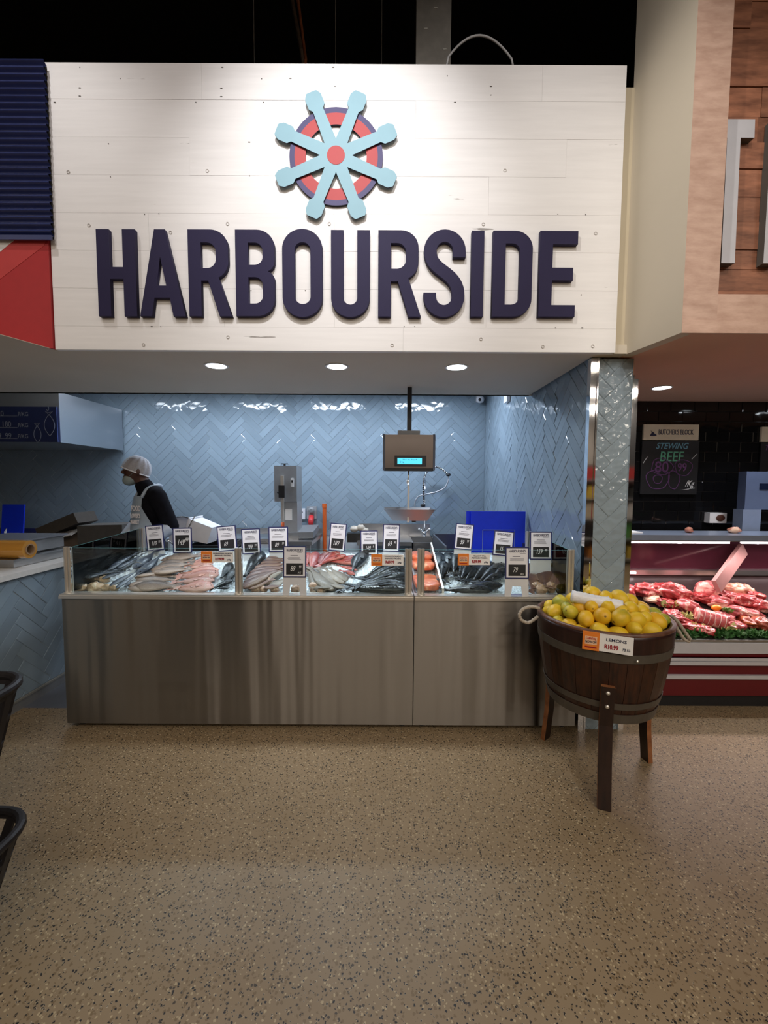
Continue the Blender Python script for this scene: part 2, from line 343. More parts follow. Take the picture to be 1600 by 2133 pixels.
def m_meat(name, c, fat, scale=9, thr=.56):
    m, n, l, b = nmat(name)
    tc = n.new('ShaderNodeTexCoord'); oi = n.new('ShaderNodeObjectInfo'); ad = n.new('ShaderNodeVectorMath'); ad.operation = 'ADD'; l.new(tc.outputs['Object'], ad.inputs[0]); l.new(oi.outputs['Location'], ad.inputs[1])
    nz = n.new('ShaderNodeTexNoise'); nz.inputs['Scale'].default_value = scale; nz.inputs['Detail'].default_value = 4; nz.inputs['Distortion'].default_value = 1.6; l.new(ad.outputs[0], nz.inputs['Vector'])
    r = n.new('ShaderNodeValToRGB'); e = r.color_ramp.elements; e[0].position = .35; e[0].color = (*[v*.6 for v in c], 1); e[1].position = thr; e[1].color = (*c, 1); k = e.new(min(.97, thr+.06)); k.color = (*fat, 1)
    l.new(nz.outputs[0], r.inputs[0]); l.new(r.outputs[0], b.inputs['Base Color']); b.inputs['Roughness'].default_value = .35; b.inputs['Coat Weight'].default_value = .3
    bp = n.new('ShaderNodeBump'); bp.inputs['Strength'].default_value = .4; bp.inputs['Distance'].default_value = .015; l.new(nz.outputs[0], bp.inputs['Height']); l.new(bp.outputs[0], b.inputs['Normal'])
    return m

TERR = m_terrazzo()
TILE = m_tile('glazed_blue_tile', (.26, .335, .40), .38, .06); TILE2 = m_tile('glazed_column_tile', (.27, .335, .38), .8, .05, 20); BTILE = m_tile('black_tile', (.006, .006, .007), .12, .06)
GROUT = mat('pale_grout', (.52, .57, .60), .8); BGROUT = mat('dark_grout', (.13, .13, .13), .8)
STEEL = m_steel('brushed_steel_front', (.30, .277, .25), .40, (1.8, 1.8, .10), .5, aniso=.9)
STEEL2 = m_steel('steel', (.55, .55, .55), .32, (3, 3, 3), .1, fine=False)
POST = mat('polished_post', (.74, .71, .66), .3, .75)
CHROME = mat('chrome', (.85, .85, .87), .05, 1, bump=.05, bscale=4)
GREYSTEEL = mat('grey_enamel', (.27, .28, .29), .45, .3, var=.05)
WHITEW = m_wood('white_plank', (.80, .785, .775), (.86, .845, .835), 5, (.5, 7, 7), .6, True, .05, .012)
NAVY = mat('navy_letter', srgb(38, 33, 66), .65, var=.04, spec=.25); NAVYR = mat('navy_ring', srgb(62, 56, 104), .6, var=.03)
REDR = mat('red_ring', srgb(176, 56, 58), .6, var=.03); SKYB = mat('pale_blue_board', srgb(134, 174, 188), .6, var=.02); DARKE = mat('dark_edge', srgb(30, 34, 48), .5, var=.05)
SOFF = mat('painted_soffit', srgb(204, 194, 178), .7, var=.03, vscale=2); BEIGE = mat('beige_paint', srgb(204, 194, 176), .7, var=.03, vscale=2)
BSOFF = mat('brown_soffit', srgb(214, 170, 142), .6, var=.05, vscale=2)
PINKW = m_wood('pale_pink_wood', srgb(176, 142, 124), srgb(204, 172, 154), 3, (3, 3, 9), .5, False, .05, .04)
BROWNW = m_wood('reddish_plank', srgb(102, 62, 44), srgb(168, 112, 84), 4, (1.2, 6, 6), .5, False, .2, .18)
BLACK = mat('void_black', (.004, .004, .005), .9, var=.2); BLK = mat('black_plastic', (.012, .012, .014), .4, var=.1)
CORR = mat('navy_corrugated', srgb(40, 50, 98), .32, .0, var=.08); REDP = mat('red_panel', srgb(170, 36, 40), .5, var=.04); WHT = mat('white_panel', (.72, .7, .68), .5, var=.02)
GLASS = m_glass('clear_glass', (.93, .975, .965)); MEATGLASS = m_glass('case_glass', (.95, .96, .96))
GEDGE = mat('glass_edge', (.12, .3, .28), .15, var=.05)
WHITEST = mat('white_stone', (.72, .70, .66), .3, var=.05, vscale=40)
SERVFL = mat('grey_vinyl_floor', srgb(96, 100, 108), .5, var=.06, vscale=6)
CARDNAVY = mat('card_navy', srgb(36, 42, 92), .45, var=.03); CARDW = mat('card_white', (.76, .76, .80), .5, var=.02); INK = mat('ink_navy', srgb(30, 34, 66), .6, var=.02); CHALKB = mat('chalk_black', (.012, .012, .014), .6, var=.2)
CHALK = mat('chalk_white', (.75, .75, .75), .8, var=.1); ORANGE = mat('promo_orange', srgb(232, 130, 44), .5, var=.05); PROMOR = mat('promo_red', srgb(150, 20, 36), .5, var=.02); STANDW = mat('white_acrylic', (.62, .63, .65), .35, var=.03)
PAPER = mat('paper_white', (.86, .85, .84), .6, var=.02)
ICE = mat('crushed_ice', (.78, .85, .92), .25, bump=.3, bscale=90, var=.12, vscale=70, coat=.3)
LIGHTC = mat('lamp_disc', (1, 1, 1), .5, emit=14, ecol=(.86, .93, 1)); TRIMW = mat('lamp_trim', (.75, .75, .75), .4, var=.02)
ORPIPE = mat('orange_conduit', srgb(214, 98, 40), .45, var=.05)
BLUEB = mat('blue_board', srgb(22, 56, 222), .4, var=.04, bump=.05); TUB = mat('white_plastic', (.82, .82, .86), .4, var=.03)
BROWNBOX = mat('cardboard', srgb(96, 82, 70), .8, var=.1); AMBER = mat('cling_film_roll', srgb(196, 140, 62), .15, var=.06, coat=.6, stretch=(1, 1, 40)); CORE = mat('cardboard_core', srgb(150, 120, 90), .8, var=.05)

# ------------------------------------------------------------------ setting
SOFZ, DS, DC, XR, YB, DK = 2.243, 2.41, 2.49, 1.224, 5.17, 3.587
struct(MB().box(-7, 7, -9, 2.715, -.05, 0).build('floor', TERR))
struct(MB().box(-7, 1.3, 2.715, 6, -.05, 0).build('floor_service', SERVFL)); struct(MB().box(1.3, 7, 2.715, 4.5, -.05, 0).build('floor_butcher', TERR))
struct(MB().box(-7, 7, -9, 9, 6.6, 6.7).build('ceiling', BLACK))
struct(MB().box(-7, 7, 8.9, 9, 0, 6.6).build('wall_far', BLACK))
struct(MB().box(-7, 7, -9.1, -9, 0, 6.6).build('wall_store', mat('store_wall', (.22, .2, .18), .8, var=.2, vscale=1)))
shw = struct(MB().box(-6.5, 6.5, -3.35, -3.3, 0, 1.9).build('wall_shelving', mat('shelf_back', (.12, .11, .10), .7, var=.1)))  # unseen shelving, added behind the camera for steel and chrome to reflect
PC = [mat('pack_%s' % n_, c, .45, var=.15, vscale=12) for n_, c in (('red', (.5, .05, .05)), ('yellow', (.6, .42, .06)), ('white', (.6, .58, .55)), ('green', (.08, .28, .08)), ('orange', (.6, .22, .04)), ('black', (.03, .03, .03)), ('cream', (.5, .42, .3)), ('brown', (.16, .09, .05)))]
for z in (.12, .5, .88, 1.26, 1.62):
    MB().box(-6.5, 6.5, -3.3, -2.88, z-.03, z).build('shelf', mat('shelf_grey', (.3, .3, .3), .5, .3, var=.05), shw)
    x = -6.4
    while x < 6.3:
        wd = random.uniform(.15, .55); hh = random.uniform(.16, .32)
        if random.random() < .86: MB().box(x, min(x+wd, 6.4), -3.27, -2.92, z, z+hh).build('product_row', random.choice(PC), shw)
        x += wd+random.uniform(.01, .08)
struct(MB().box(-7.1, -7, -9, 9, 0, 6.6).build('wall_left_store', BLACK)); struct(MB().box(7, 7.1, -9, 9, 0, 6.6).build('wall_right_store', BLACK))
# soffit over the fish counter: runs on to the left under the neighbouring fascia
pol = [(-6.9, 2.43), (1.2, 2.43), (1.2, DK), (-6.9, DK)]
struct(MB().prism(pol, (0, 0, SOFZ), (1, 0, 0), (0, 1, 0), .06).build('ceiling_soffit', SOFF))
struct(MB().prism([(-6.9, .9), (-2.41, .9), (-1.853, 2.43), (-6.9, 2.43)], (0, 0, SOFZ), (1, 0, 0), (0, 1, 0), .003).build('ceiling_left', SOFF))
struct(MB().prism([(1.2, 2.44), (1.40, 2.44), (1.40, 2.52), (1.2, 2.52)], (0, 0, SOFZ+.002), (1, 0, 0), (0, 1, 0), .05).build('trim_1', BEIGE))
struct(MB().box(-6.9, 1.30, DK-.04, DK, SOFZ, 2.75).build('trim_2', SOFF))
struct(MB().box(-6.9, 1.30, DK, YB+.1, 2.62, 2.68).build('ceiling_rear', mat('rear_ceiling', (.6, .6, .6), .7, var=.02)))
# bulkhead behind the planks
struct(MB().box(-1.85, 1.295, DS+.031, DS+.10, SOFZ+.065, 3.735).build('wall_bulkhead', mat('dark_backing', (.25, .23, .22), .8, var=.1)))

def clip(poly, x0, x1, y0, y1):
    for ax, lim, sg in ((0, x0, 1), (0, x1, -1), (1, y0, 1), (1, y1, -1)):
        out = []
        for i, p in enumerate(poly):
            q = poly[(i+1) % len(poly)]; dp = (p[ax]-lim)*sg; dq = (q[ax]-lim)*sg
            if dp >= 0: out.append(p)
            if (dp > 0 and dq < 0) or (dp < 0 and dq > 0):
                t = dp/(dp-dq); out.append((p[0]+(q[0]-p[0])*t, p[1]+(q[1]-p[1])*t))
        poly = out
        if len(poly) < 3: return []
    return poly
def area(p): return abs(sum(p[i-1][0]*p[i][1]-p[i][0]*p[i-1][1] for i in range(len(p))))/2
def tile_mesh(poly, c, t, m, ins=.0042):
    P = [Vector((a-c[0], b-c[1])) for a, b in poly]; n = len(P); V = [(p.x, p.y, 0) for p in P]+[(p.x, p.y, t*.6) for p in P]
    cen = sum(P, Vector((0, 0)))/n
    for p in P:
        d = cen-p; q = p+d*min(.3, ins*1.4/max(d.length, 1e-4)); V.append((q.x, q.y, t))
    mb = MB(); mb.add(V, [tuple(range(2*n, 3*n))]+[(k, (k+1) % n, n+(k+1) % n, n+k) for k in range(n)]+[(n+k, n+(k+1) % n, 2*n+(k+1) % n, 2*n+k) for k in range(n)])
    return mb.mesh('tile', m)
def herring(parent, M, W, H, m, w_=.075, n=4, g=.0010, t=.0045, tilt=.017, focus=None, ph=(0, 0), limit=290):
    """glazed tiles in 45 degree herringbone on the local rectangle W x H of frame M"""
    s = math.sqrt(.5); N = int((W+H)/w_)+8; items = []
    def rot(x, y): return ((x-y)*s+ph[0], (x+y)*s+ph[1])
    for i in range(-N, N):
        for j in range(-N, N):
            k = (i-j) % (2*n)
            if k == 0: rc = (i, j, n, 1)
            elif k == 2*n-1: rc = (i, j, 1, n)
            else: continue
            x0, y0, a, b = rc[0]*w_+g, rc[1]*w_+g, rc[2]*w_-2*g, rc[3]*w_-2*g
            P = [rot(x0, y0), rot(x0+a, y0), rot(x0+a, y0+b), rot(x0, y0+b)]
            xs = [p[0] for p in P]; ys = [p[1] for p in P]
            if max(xs) < 0 or min(xs) > W or max(ys) < 0 or min(ys) > H: continue
            full = min(xs) >= 0 and max(xs) <= W and min(ys) >= 0 and max(ys) <= H
            Q = P if full else clip(P, 0, W, 0, H)
            if len(Q) < 3 or area(Q) < 1.5e-4: continue
            c = (sum(p[0] for p in Q)/len(Q), sum(p[1] for p in Q)/len(Q))
            items.append((Q, c, full, rc[2] > 1))
    if focus: items.sort(key=lambda it: (it[1][0]-focus[0])**2+((it[1][1]-focus[1])*focus[2])**2)
    share = {}; rest = MB(); Mp = Matrix.Translation(Vector(parent['_o']))
    for q, (Q, c, full, hz) in enumerate(items):
        L = Matrix.Translation((c[0], c[1], 0)) @ Matrix.Rotation(random.uniform(-tilt, tilt), 4, 'X') @ Matrix.Rotation(random.uniform(-tilt, tilt), 4, 'Y')
        if full:
            if hz not in share: share[hz] = tile_mesh(Q, c, t, m)
            me = share[hz]
        else: me = None
        if q < limit:
            o = bpy.data.objects.new('tile', me or tile_mesh(Q, c, t, m)); C.objects.link(o); o.parent = parent; o.matrix_local = Mp.inverted() @ M @ L
        else:
            me = me or tile_mesh(Q, c, t, m); X = M @ L
            rest.add([X @ v.co for v in me.vertices], [tuple(p.vertices) for p in me.polygons])
    if rest.v:
        o = rest.build('tile_field', m, parent); o['kind'] = 'stuff'

# back wall, right wall, column, left counter front
wb = struct(MB().box(-6.9, 1.3, YB+.004, YB+.1, 0, 2.7).build('wall_back', GROUT))
herring(wb, frame((-4.9, YB+.004, .86), (1, 0, 0), (0, 0, 1), (0, -1, 0)), 4.9+XR, 1.75, TILE, focus=(4.1, 1.0, 1.4), ph=(.03, .02))
wr = struct(MB().box(XR+.004, XR+.06, 2.55, YB, 0, 2.68).build('wall_right', GROUT))
herring(wr, frame((XR+.004, YB, .78), (0, -1, 0), (0, 0, 1), (-1, 0, 0)), YB-2.55, 1.84, TILE, ph=(.02, .05), focus=(2, .8, 1))
col = struct(MB().box(1.243, 1.444, 2.507, 2.75, 0, 2.236).build('wall_column', GROUT))
herring(col, frame((1.243, 2.507, .0), (1, 0, 0), (0, 0, 1), (0, -1, 0)), .201, 2.236, TILE2, ph=(.095, .04))
struct(MB().box(1.199, 1.241, 2.500, 2.54, 0, 2.236).box(1.235, 1.243, 2.494, 2.51, 0, 2.236).build('trim_3', CHROME, bevel=.002))
struct(MB().box(1.446, 1.478, 2.500, 2.54, 0, 2.12).box(1.442, 1.45, 2.494, 2.51, 0, 2.236).build('trim_4', CHROME, bevel=.002))

# ------------------------------------------------------------------ sign: planks, wheel, letters
sg = thing('plank_sign_board', 'white wooden plank fascia carrying the wheel emblem and HARBOURSIDE letters', 'sign board', (-.28, DS+.03, SOFZ))
rows = [133, 209, 288, 367, 446, 524, 603, 682, 731]
zr = [UY(700, y, DS).z for y in rows]; zr[-1] = SOFZ-.002
joints = [[420, 1130], [866], [395, 1180], [1018], [310, 697], [560, 1090], [467, 697, 1013], [840]]
SX0, SX1 = -1.842, 1.288
for k in range(8):
    xs = [SX0]+[UY(j, (rows[k]+rows[k+1])/2, DS).x for j in joints[k]]+[SX1]
    for a, b_ in zip(xs[:-1], xs[1:]):
        o = MB().box(a+.0003, b_-.0003, DS+random.uniform(-.0008, .0008), DS+.03, zr[k+1]+.0005, zr[k]-.0005).build('plank', WHITEW, sg, bevel=.0006)

nk = MB(); kk_ = MB()
for x, y in ((166, 140), (463, 140), (694, 140), (166, 183), (461, 184), (698, 180), (166, 200), (461, 201), (114, 213), (408, 213), (549, 213), (1023, 180), (1023, 198), (948, 213), (250, 163), (545, 164), (605, 163), (932, 158), (230, 368), (520, 366), (226, 299), (519, 296), (1162, 446), (1220, 447), (301, 446), (331, 445), (842, 680), (864, 680), (1157, 683), (1213, 683), (316, 680), (335, 680), (523, 605), (636, 605), (1211, 614)):
    p = UY(x, y, DS-.001); nk.ell(p, (random.choice((.003, .003, .007)), .0015, .0028), 8, 4)
for x, y in ((432, 356), (142, 358), (1052, 355), (185, 469), (474, 466), (686, 466), (355, 484), (1007, 467), (1241, 486), (299, 718), (817, 719), (1131, 722), (1235, 721), (475, 702), (1002, 706)):
    p = UY(x, y, DS-.0015); kk_.lathe([(.006, 0), (.009, 0), (.009, .0012), (.006, .0012), (.006, 0)], 14, p, (.0, -1, 0))
nk.build('nail_marks', mat('nail_dark', (.12, .11, .10), .7, var=.2), sg)['kind'] = 'stuff'; kk_.build('knot_marks', mat('knot_grey', (.52, .49, .46), .7, var=.1), sg)['kind'] = 'stuff'
wc = UY(700.9, 330.5, DS); PXM = .002615
def ring(r0, r1, y0, y1):
    return MB().lathe([(r0, 0), (r1, 0), (r1, y1-y0), (r0, y1-y0), (r0, 0)], 64, (wc.x, y1, wc.z), (0, -1, 0))
wh = thing('ship_wheel_emblem', 'round ship wheel emblem with pale blue spokes and red rim above HARBOURSIDE', 'emblem', (wc.x, DS, wc.z-.33))
ring(86*PXM, 96.5*PXM, DS-.014, DS-.001).build('outer_rim', [NAVYR], wh)
ring(63*PXM, 86*PXM, DS-.014, DS-.001).build('inner_rim', [REDR], wh)
pts = []
for k in range(8):
    a = PI/8+k*PI/4; ca, sa = math.cos(a), math.sin(a)
    a2 = a+PI/8; notch = 33
    for r_, w_ in ((95, -11), (102, -17.5), (122, -17.5), (132, -11), (132, 11), (122, 17.5), (102, 17.5), (95, 11)):
        pts.append((r_*ca-w_*sa, r_*sa+w_*ca, 4 if abs(w_) > 8 and r_ > 100 else 0))
    pts.append((notch*math.cos(a2), notch*math.sin(a2)))
pts = [(p[0]*PXM, p[1]*PXM, p[2]*PXM) if len(p) > 2 and p[2] else (p[0]*PXM, p[1]*PXM) for p in pts]
pl = rnd(pts, 3)
so = MB().prism(pl, (wc.x, DS-.0145, wc.z), (1, 0, 0), (0, 0, 1), .010).build('spokes', SKYB, wh)
so.data.materials.append(DARKE)
for p in so.data.polygons:
    if abs(p.normal.y) < .5: p.material_index = 1
for nm in ('outer_rim', 'inner_rim'):
    for o in wh.children:
        if o.name.startswith(nm):
            o.data.materials.append(DARKE)
            for p in o.data.polygons:
                if abs(p.normal.y) < .5: p.material_index = 1
MB().lathe([(0, 0), (18.5*PXM, 0), (18.5*PXM, .0015), (0, .0015)], 40, (wc.x, DS-.0243, wc.z), (0, -1, 0)).build('hub', REDR, wh)

s_ = 25
def thick(path, hw):
    P = [Vector(p) for p in path]; Lf, Rt = [], []
    for i, p in enumerate(P):
        d = (P[min(i+1, len(P)-1)]-P[max(i-1, 0)]).normalized(); nrm = Vector((-d.y, d.x))*hw; Lf.append(tuple(p+nrm)); Rt.append(tuple(p-nrm))
    return Lf+Rt[::-1]
def arc(cx, cy, rx, ry, a0, a1, n=12): return [(cx+rx*math.cos(math.radians(a0+(a1-a0)*k/n)), cy+ry*math.sin(math.radians(a0+(a1-a0)*k/n))) for k in range(n+1)]
def bez(p0, p1, p2, p3, n=12):
    return [tuple(((1-t)**3*p0[i]+3*(1-t)**2*t*p1[i]+3*(1-t)*t*t*p2[i]+t**3*p3[i]) for i in (0, 1)) for t in [k/n for k in range(n+1)]]
Sp = [(73, 125), (73, 135)]+arc(43, 138, 30, 31.5, 0, 180, 16)[1:]+bez((13, 138), (13, 92), (72, 98), (72, 44), 18)[1:]+arc(42.5, 43, 29.5, 31.5, 0, -180, 16)[1:]+[(13, 50)]
LET = {
 'H': [[(0, 0), (25.5, 0), (25.5, 78), (53.5, 78), (53.5, 0), (79, 0), (79, 180), (53.5, 180), (53.5, 102), (25.5, 102), (25.5, 180), (0, 180)]],
 'A': [[(0, 0), (24.3, 0), (30, 38.7), (62.4, 38.7), (69, 0), (94, 0), (55, 180), (33.4, 180)], [(34.4, 63.6), (55.6, 63.6), (44, 126)]],
 'R': [rnd([(0, 0), (25.5, 0), (25.5, 74.6), (40.5, 74.6), (63, 0), (88, 0), (61.5, 81), (82, 91, 36), (82, 180, 36), (0, 180)], 10), rnd([(25.5, 100), (57, 100, 19), (57, 154, 19), (25.5, 154)], 8)],
 'B': [rnd([(0, 0), (80, 0, 36), (80, 90, 26), (65, 94), (80, 99, 26), (80, 180, 36), (0, 180)], 10), rnd([(25.5, 107), (56, 107, 17), (56, 154, 17), (25.5, 154)], 8), rnd([(25.5, 26), (56, 26, 17), (56, 82, 17), (25.5, 82)], 8)],
 'O': [rnd([(0, -2, 41), (82, -2, 41), (82, 182, 41), (0, 182, 41)], 14), rnd([(25, 25, 16.4), (58, 25, 16.4), (58, 155, 16.4), (25, 155, 16.4)], 10)],
 'U': [rnd([(0, 180), (0, -2, 39), (79, -2, 39), (79, 180), (54, 180), (54, 24, 14.4), (25, 24, 14.4), (25, 180)], 12)],
 'S': [thick(Sp, 12.6)],
 'I': [[(0, 0), (25, 0), (25, 180), (0, 180)]],
 'D': [rnd([(0, 0), (81, 0, 37), (81, 180, 37), (0, 180)], 12), rnd([(25.5, 25), (56, 25, 17), (56, 154, 17), (25.5, 154)], 8)],
 'E': [[(0, 0), (75, 0), (75, 24), (26, 24), (26, 77), (69, 77), (69, 103), (26, 103), (26, 153), (77, 153), (77, 180), (0, 180)]]}
spec = [('H', 208, 79, 'first letter, at the left end'), ('A', 294, 94, 'second letter, between H and R'), ('R', 396, 88, 'between A and B'), ('B', 493.5, 80, 'between R and O'), ('O', 590, 82, 'between B and U'), ('U', 690.6, 79, 'between O and R'),
        ('R', 788, 87, 'between U and S'), ('S', 881.5, 85, 'between R and I'), ('I', 980, 25, 'between S and D'), ('D', 1024, 81, 'between I and E'), ('E', 1120.5, 77, 'last letter, at the right end')]
for ch, px, wd, lb in spec:
    a = UY(px, 659 if px < 700 else 660, DS-.02); b_ = UY(px+wd, 659, DS-.02); zt = UY(px+wd/2, 479+(px-200)*.004, DS-.02).z
    kx = (b_.x-a.x)/wd; kz = (zt-a.z)/180
    polys = [[(x*kx, y*kz) for x, y in p] for p in LET[ch]]
    o = outline(polys, .0125, NAVY, None, FW((a.x, DS-.0135, a.z)), 'sign_letter', bevel=.0012)
    tag(o, 'large navy block letter %s on HARBOURSIDE sign, %s' % (ch, lb), 'letter', 'HARBOURSIDE sign letters')

# ------------------------------------------------------------------ neighbouring fascias
# left: corrugated navy sheet above a red and white panel, running towards the shopper
YC = 2.385; XF = -1.846
lf = thing('left_fascia', 'red and white painted fascia panel under corrugated sheet left of plank sign', 'fascia', (XF-.8, YC+.01, SOFZ))
def UP(px, py): p = UY(px, py, YC+.012); return (p.x, p.z)
zf = UP(50, 497)[1]+.02
MB().box(XF-1.6, XF, YC+.012, YC+.04, SOFZ+.001, zf).build('red_panel', REDP, lf)
def flat(poly, m, name, t): MB().prism(poly, (0, YC+.012, 0), (1, 0, 0), (0, 0, 1), t).build(name, m, lf)
w0, w1 = UP(35, 497), UP(0, 526); w2 = (w1[0]+(w1[0]-w0[0])*1.2, w1[1]+(w1[1]-w0[1])*1.2)
flat([(w0[0], zf), w0, w1, w2, (w2[0], zf)], WHT, 'white_stripe', .003)
r0, r1 = UP(92, 512), UP(0, 582); r2 = (r1[0]+(r1[0]-r0[0])*.5, r1[1]+(r1[1]-r0[1])*.5)
flat([(w0[0], zf), (r0[0]+.02, zf), r0, r1, r2, w2, w1, w0], mat('red_panel_light', srgb(188, 58, 58), .5, var=.04), 'light_red_stripe', .0015)
c0 = UY(104, 497, YC); zc0, zc1 = UY(50, 497, YC).z, UY(50, 126, YC).z; xr_ = UY(101, 310, YC).x
cs = thing('corrugated_sheet', 'dark navy corrugated metal sheet above red panel left of plank sign', 'metal sheet', (xr_-.5, YC, zc0))
mb = MB(); nz_ = 340; np_ = 25
for e in (0, .0015):
    V = []
    for k in range(nz_+1):
        z = zc0+(zc1-zc0)*k/nz_; d = YC-.0095*math.cos((z-zc0)/((zc1-zc0)/np_)*2*PI)+e
        for x in (xr_-1.6, xr_): V.append((x, d, z))
    mb.add(V, [(2*k, 2*k+1, 2*k+3, 2*k+2) for k in range(nz_)])
mb.build('sheet', CORR, cs, smooth=True)
MB().box(xr_-1.6, xr_+.004, YC-.014, YC-.004, zc0-.012, zc0+.012).build('bottom_trim', CORR, cs, bevel=.002)
MB().box(xr_-1.6, xr_-.01, YC+.012, YC+.05, zc0+.01, zc1).build('batten', BLACK, cs)

# right: beige return, pink wood frame and reddish planks of the butcher's fascia
bf = thing('butcher_fascia', 'pale wood framed fascia with reddish planks above the meat counter', 'fascia', (1.44, 2.1, SOFZ))
MB().add([(1.44, 2.1, SOFZ), (1.362, 2.47, SOFZ), (1.362, 2.47, 5.2), (1.44, 2.1, 5.2), (1.5, 2.12, SOFZ), (1.42, 2.5, SOFZ), (1.42, 2.5, 5.2), (1.5, 2.12, 5.2)],
         [(0, 1, 2, 3), (4, 7, 6, 5), (0, 4, 5, 1), (3, 2, 6, 7), (0, 3, 7, 4), (1, 5, 6, 2)]).build('beige_return', BEIGE, bf)
MB().box(1.29, 1.40, 2.462, 2.50, SOFZ+.003, 3.68).build('beige_strip', mat('cream_paint', srgb(196, 184, 158), .7, var=.03, vscale=2), bf)
MB().box(1.44, 1.608, 2.1, 2.16, SOFZ+.052, 5.2).build('frame_upright', PINKW, bf, bevel=.002)
MB().box(1.608, 4.6, 2.1, 2.16, SOFZ+.052, 2.425).box(1.44, 4.6, 2.098, 2.104, SOFZ-.002, SOFZ+.06).build('frame_rail', PINKW, bf)
z = 2.425; zs = [2.425]
for h in (.06, .105, .095, .135, .12, .13, .125, .12, .14, .13, .135, .125, .14, .13, .14, .13, .14, .13, .14): zs.append(zs[-1]+h)
for a, b_ in zip(zs[:-1], zs[1:]):
    cut = random.uniform(1.75, 2.6)
    for x0, x1 in ((1.6, cut), (cut, 3.2)):
        MB().box(x0+.001, x1-.001, 2.20+random.uniform(-.004, .004), 2.24, a+.0015, b_-.0015).build('plank', BROWNW, bf, bevel=.002)
MB().box(1.6, 4.6, 2.235, 2.26, 2.4, 5.2).build('backing', BLACK, bf)
GREYL = mat('grey_letter', srgb(190, 190, 196), .45, var=.03); GREYD = mat('grey_letter_edge', srgb(90, 88, 84), .5, var=.03)
def letter_prism(name, polys, lab):
    for p in polys:
        o = MB().prism(p, (0, 2.20, 0), (1, 0, 0), (0, 0, 1), .04).build(name, [GREYL, GREYD], None)
        for q in o.data.polygons:
            if abs(q.normal.y) < .5: q.material_index = 1
        tag(o, lab, 'letter', 'grey letters of the butcher fascia')
letter_prism('fascia_letter', [[(1.66, 2.6), (1.727, 2.6), (1.72, 3.187), (1.787, 3.187), (1.785, 3.272), (1.535, 3.272), (1.535, 3.187), (1.655, 3.187)]], 'grey letter T on reddish planks, partly hidden by pale wood frame')
letter_prism('fascia_letter', [[(1.868, 2.6), (1.935, 2.6), (1.935, 2.9), (2.05, 2.9), (2.05, 2.6), (2.117, 2.6), (2.117, 3.272), (2.05, 3.272), (2.05, 2.97), (1.935, 2.97), (1.935, 3.272), (1.868, 3.272)]], 'grey letter at the right edge of the view, its left stem showing')
struct(MB().add([(1.445, 2.105, SOFZ+.001), (4.6, 2.105, SOFZ+.001), (4.6, 3.78, SOFZ+.001), (1.37, 3.78, SOFZ+.001), (1.37, 2.47, SOFZ+.001), (1.445, 2.105, SOFZ+.05), (4.6, 2.105, SOFZ+.05), (4.6, 3.78, SOFZ+.05), (1.37, 3.78, SOFZ+.05), (1.37, 2.47, SOFZ+.05)],
    [(0, 4, 3, 2, 1), (5, 6, 7, 8, 9), (0, 1, 6, 5), (1, 2, 7, 6), (2, 3, 8, 7), (3, 4, 9, 8), (4, 0, 5, 9)]).build('ceiling_butcher', BSOFF))

# roof void above the sign
bm_ = thing('steel_roof_post', 'grey perforated steel post rising behind the plank sign', 'post', (.26, 2.62, 3.6))
MB().box(.17, .37, 2.6, 2.66, 3.70, 6.6).build('flange', mat('galv_grey', srgb(126, 122, 114), .5, .4, var=.12), bm_)
for i in range(26):
    MB().box(.215+(i % 3)*.055, .235+(i % 3)*.055, 2.597, 2.6, 3.78+i*.11, 3.786+i*.11).build('slot', mat('slot_pale', srgb(170, 168, 160), .6, var=.1), bm_)
bt = thing('steel_roof_truss', 'thin sloping steel truss member with a rust coloured edge in the dark roof', 'roof truss', UY(632, 125, 3.6))
MB().bar(UY(632, 130, 3.6), UY(598, -60, 4.3), .16, .02, up=(1, 0, 0)).build('web', mat('dark_steel', srgb(150, 132, 116), .6, .2, var=.15), bt)
MB().bar(UY(637, 128, 3.59), UY(613, -60, 4.29), .018, .03).build('edge', mat('rust_edge', srgb(236, 150, 104), .7, var=.15), bt)
for i, (x, lb) in enumerate(((530, 'left of the truss member'), (699, 'just right of the truss member'), (795, 'beside the steel post'))):
    p = UY(x, 135, 3.1); tag(MB().tube([(p.x, 3.1, 3.8), (p.x, 3.1, 6.6)], .0025, 6).build('hanger_wire', mat('wire_grey', (.7, .7, .7), .5, .5, var=.05)), 'thin steel hanger wire in the dark roof, '+lb, 'wire', 'roof hanger wires')
pp = [UY(925+150*t, 136-62*math.sin(PI*min(1, t*1.02))**.8-0*t, 2.475) for t in [k/16 for k in range(17)]]
pp[0].z = pp[-1].z = 3.73
tag(MB().tube(pp, .006, 8).build('arched_cable', mat('cable_grey', (.4, .4, .4), .5, var=.1), smooth=True), 'grey cable arching up from behind the plank sign', 'cable')

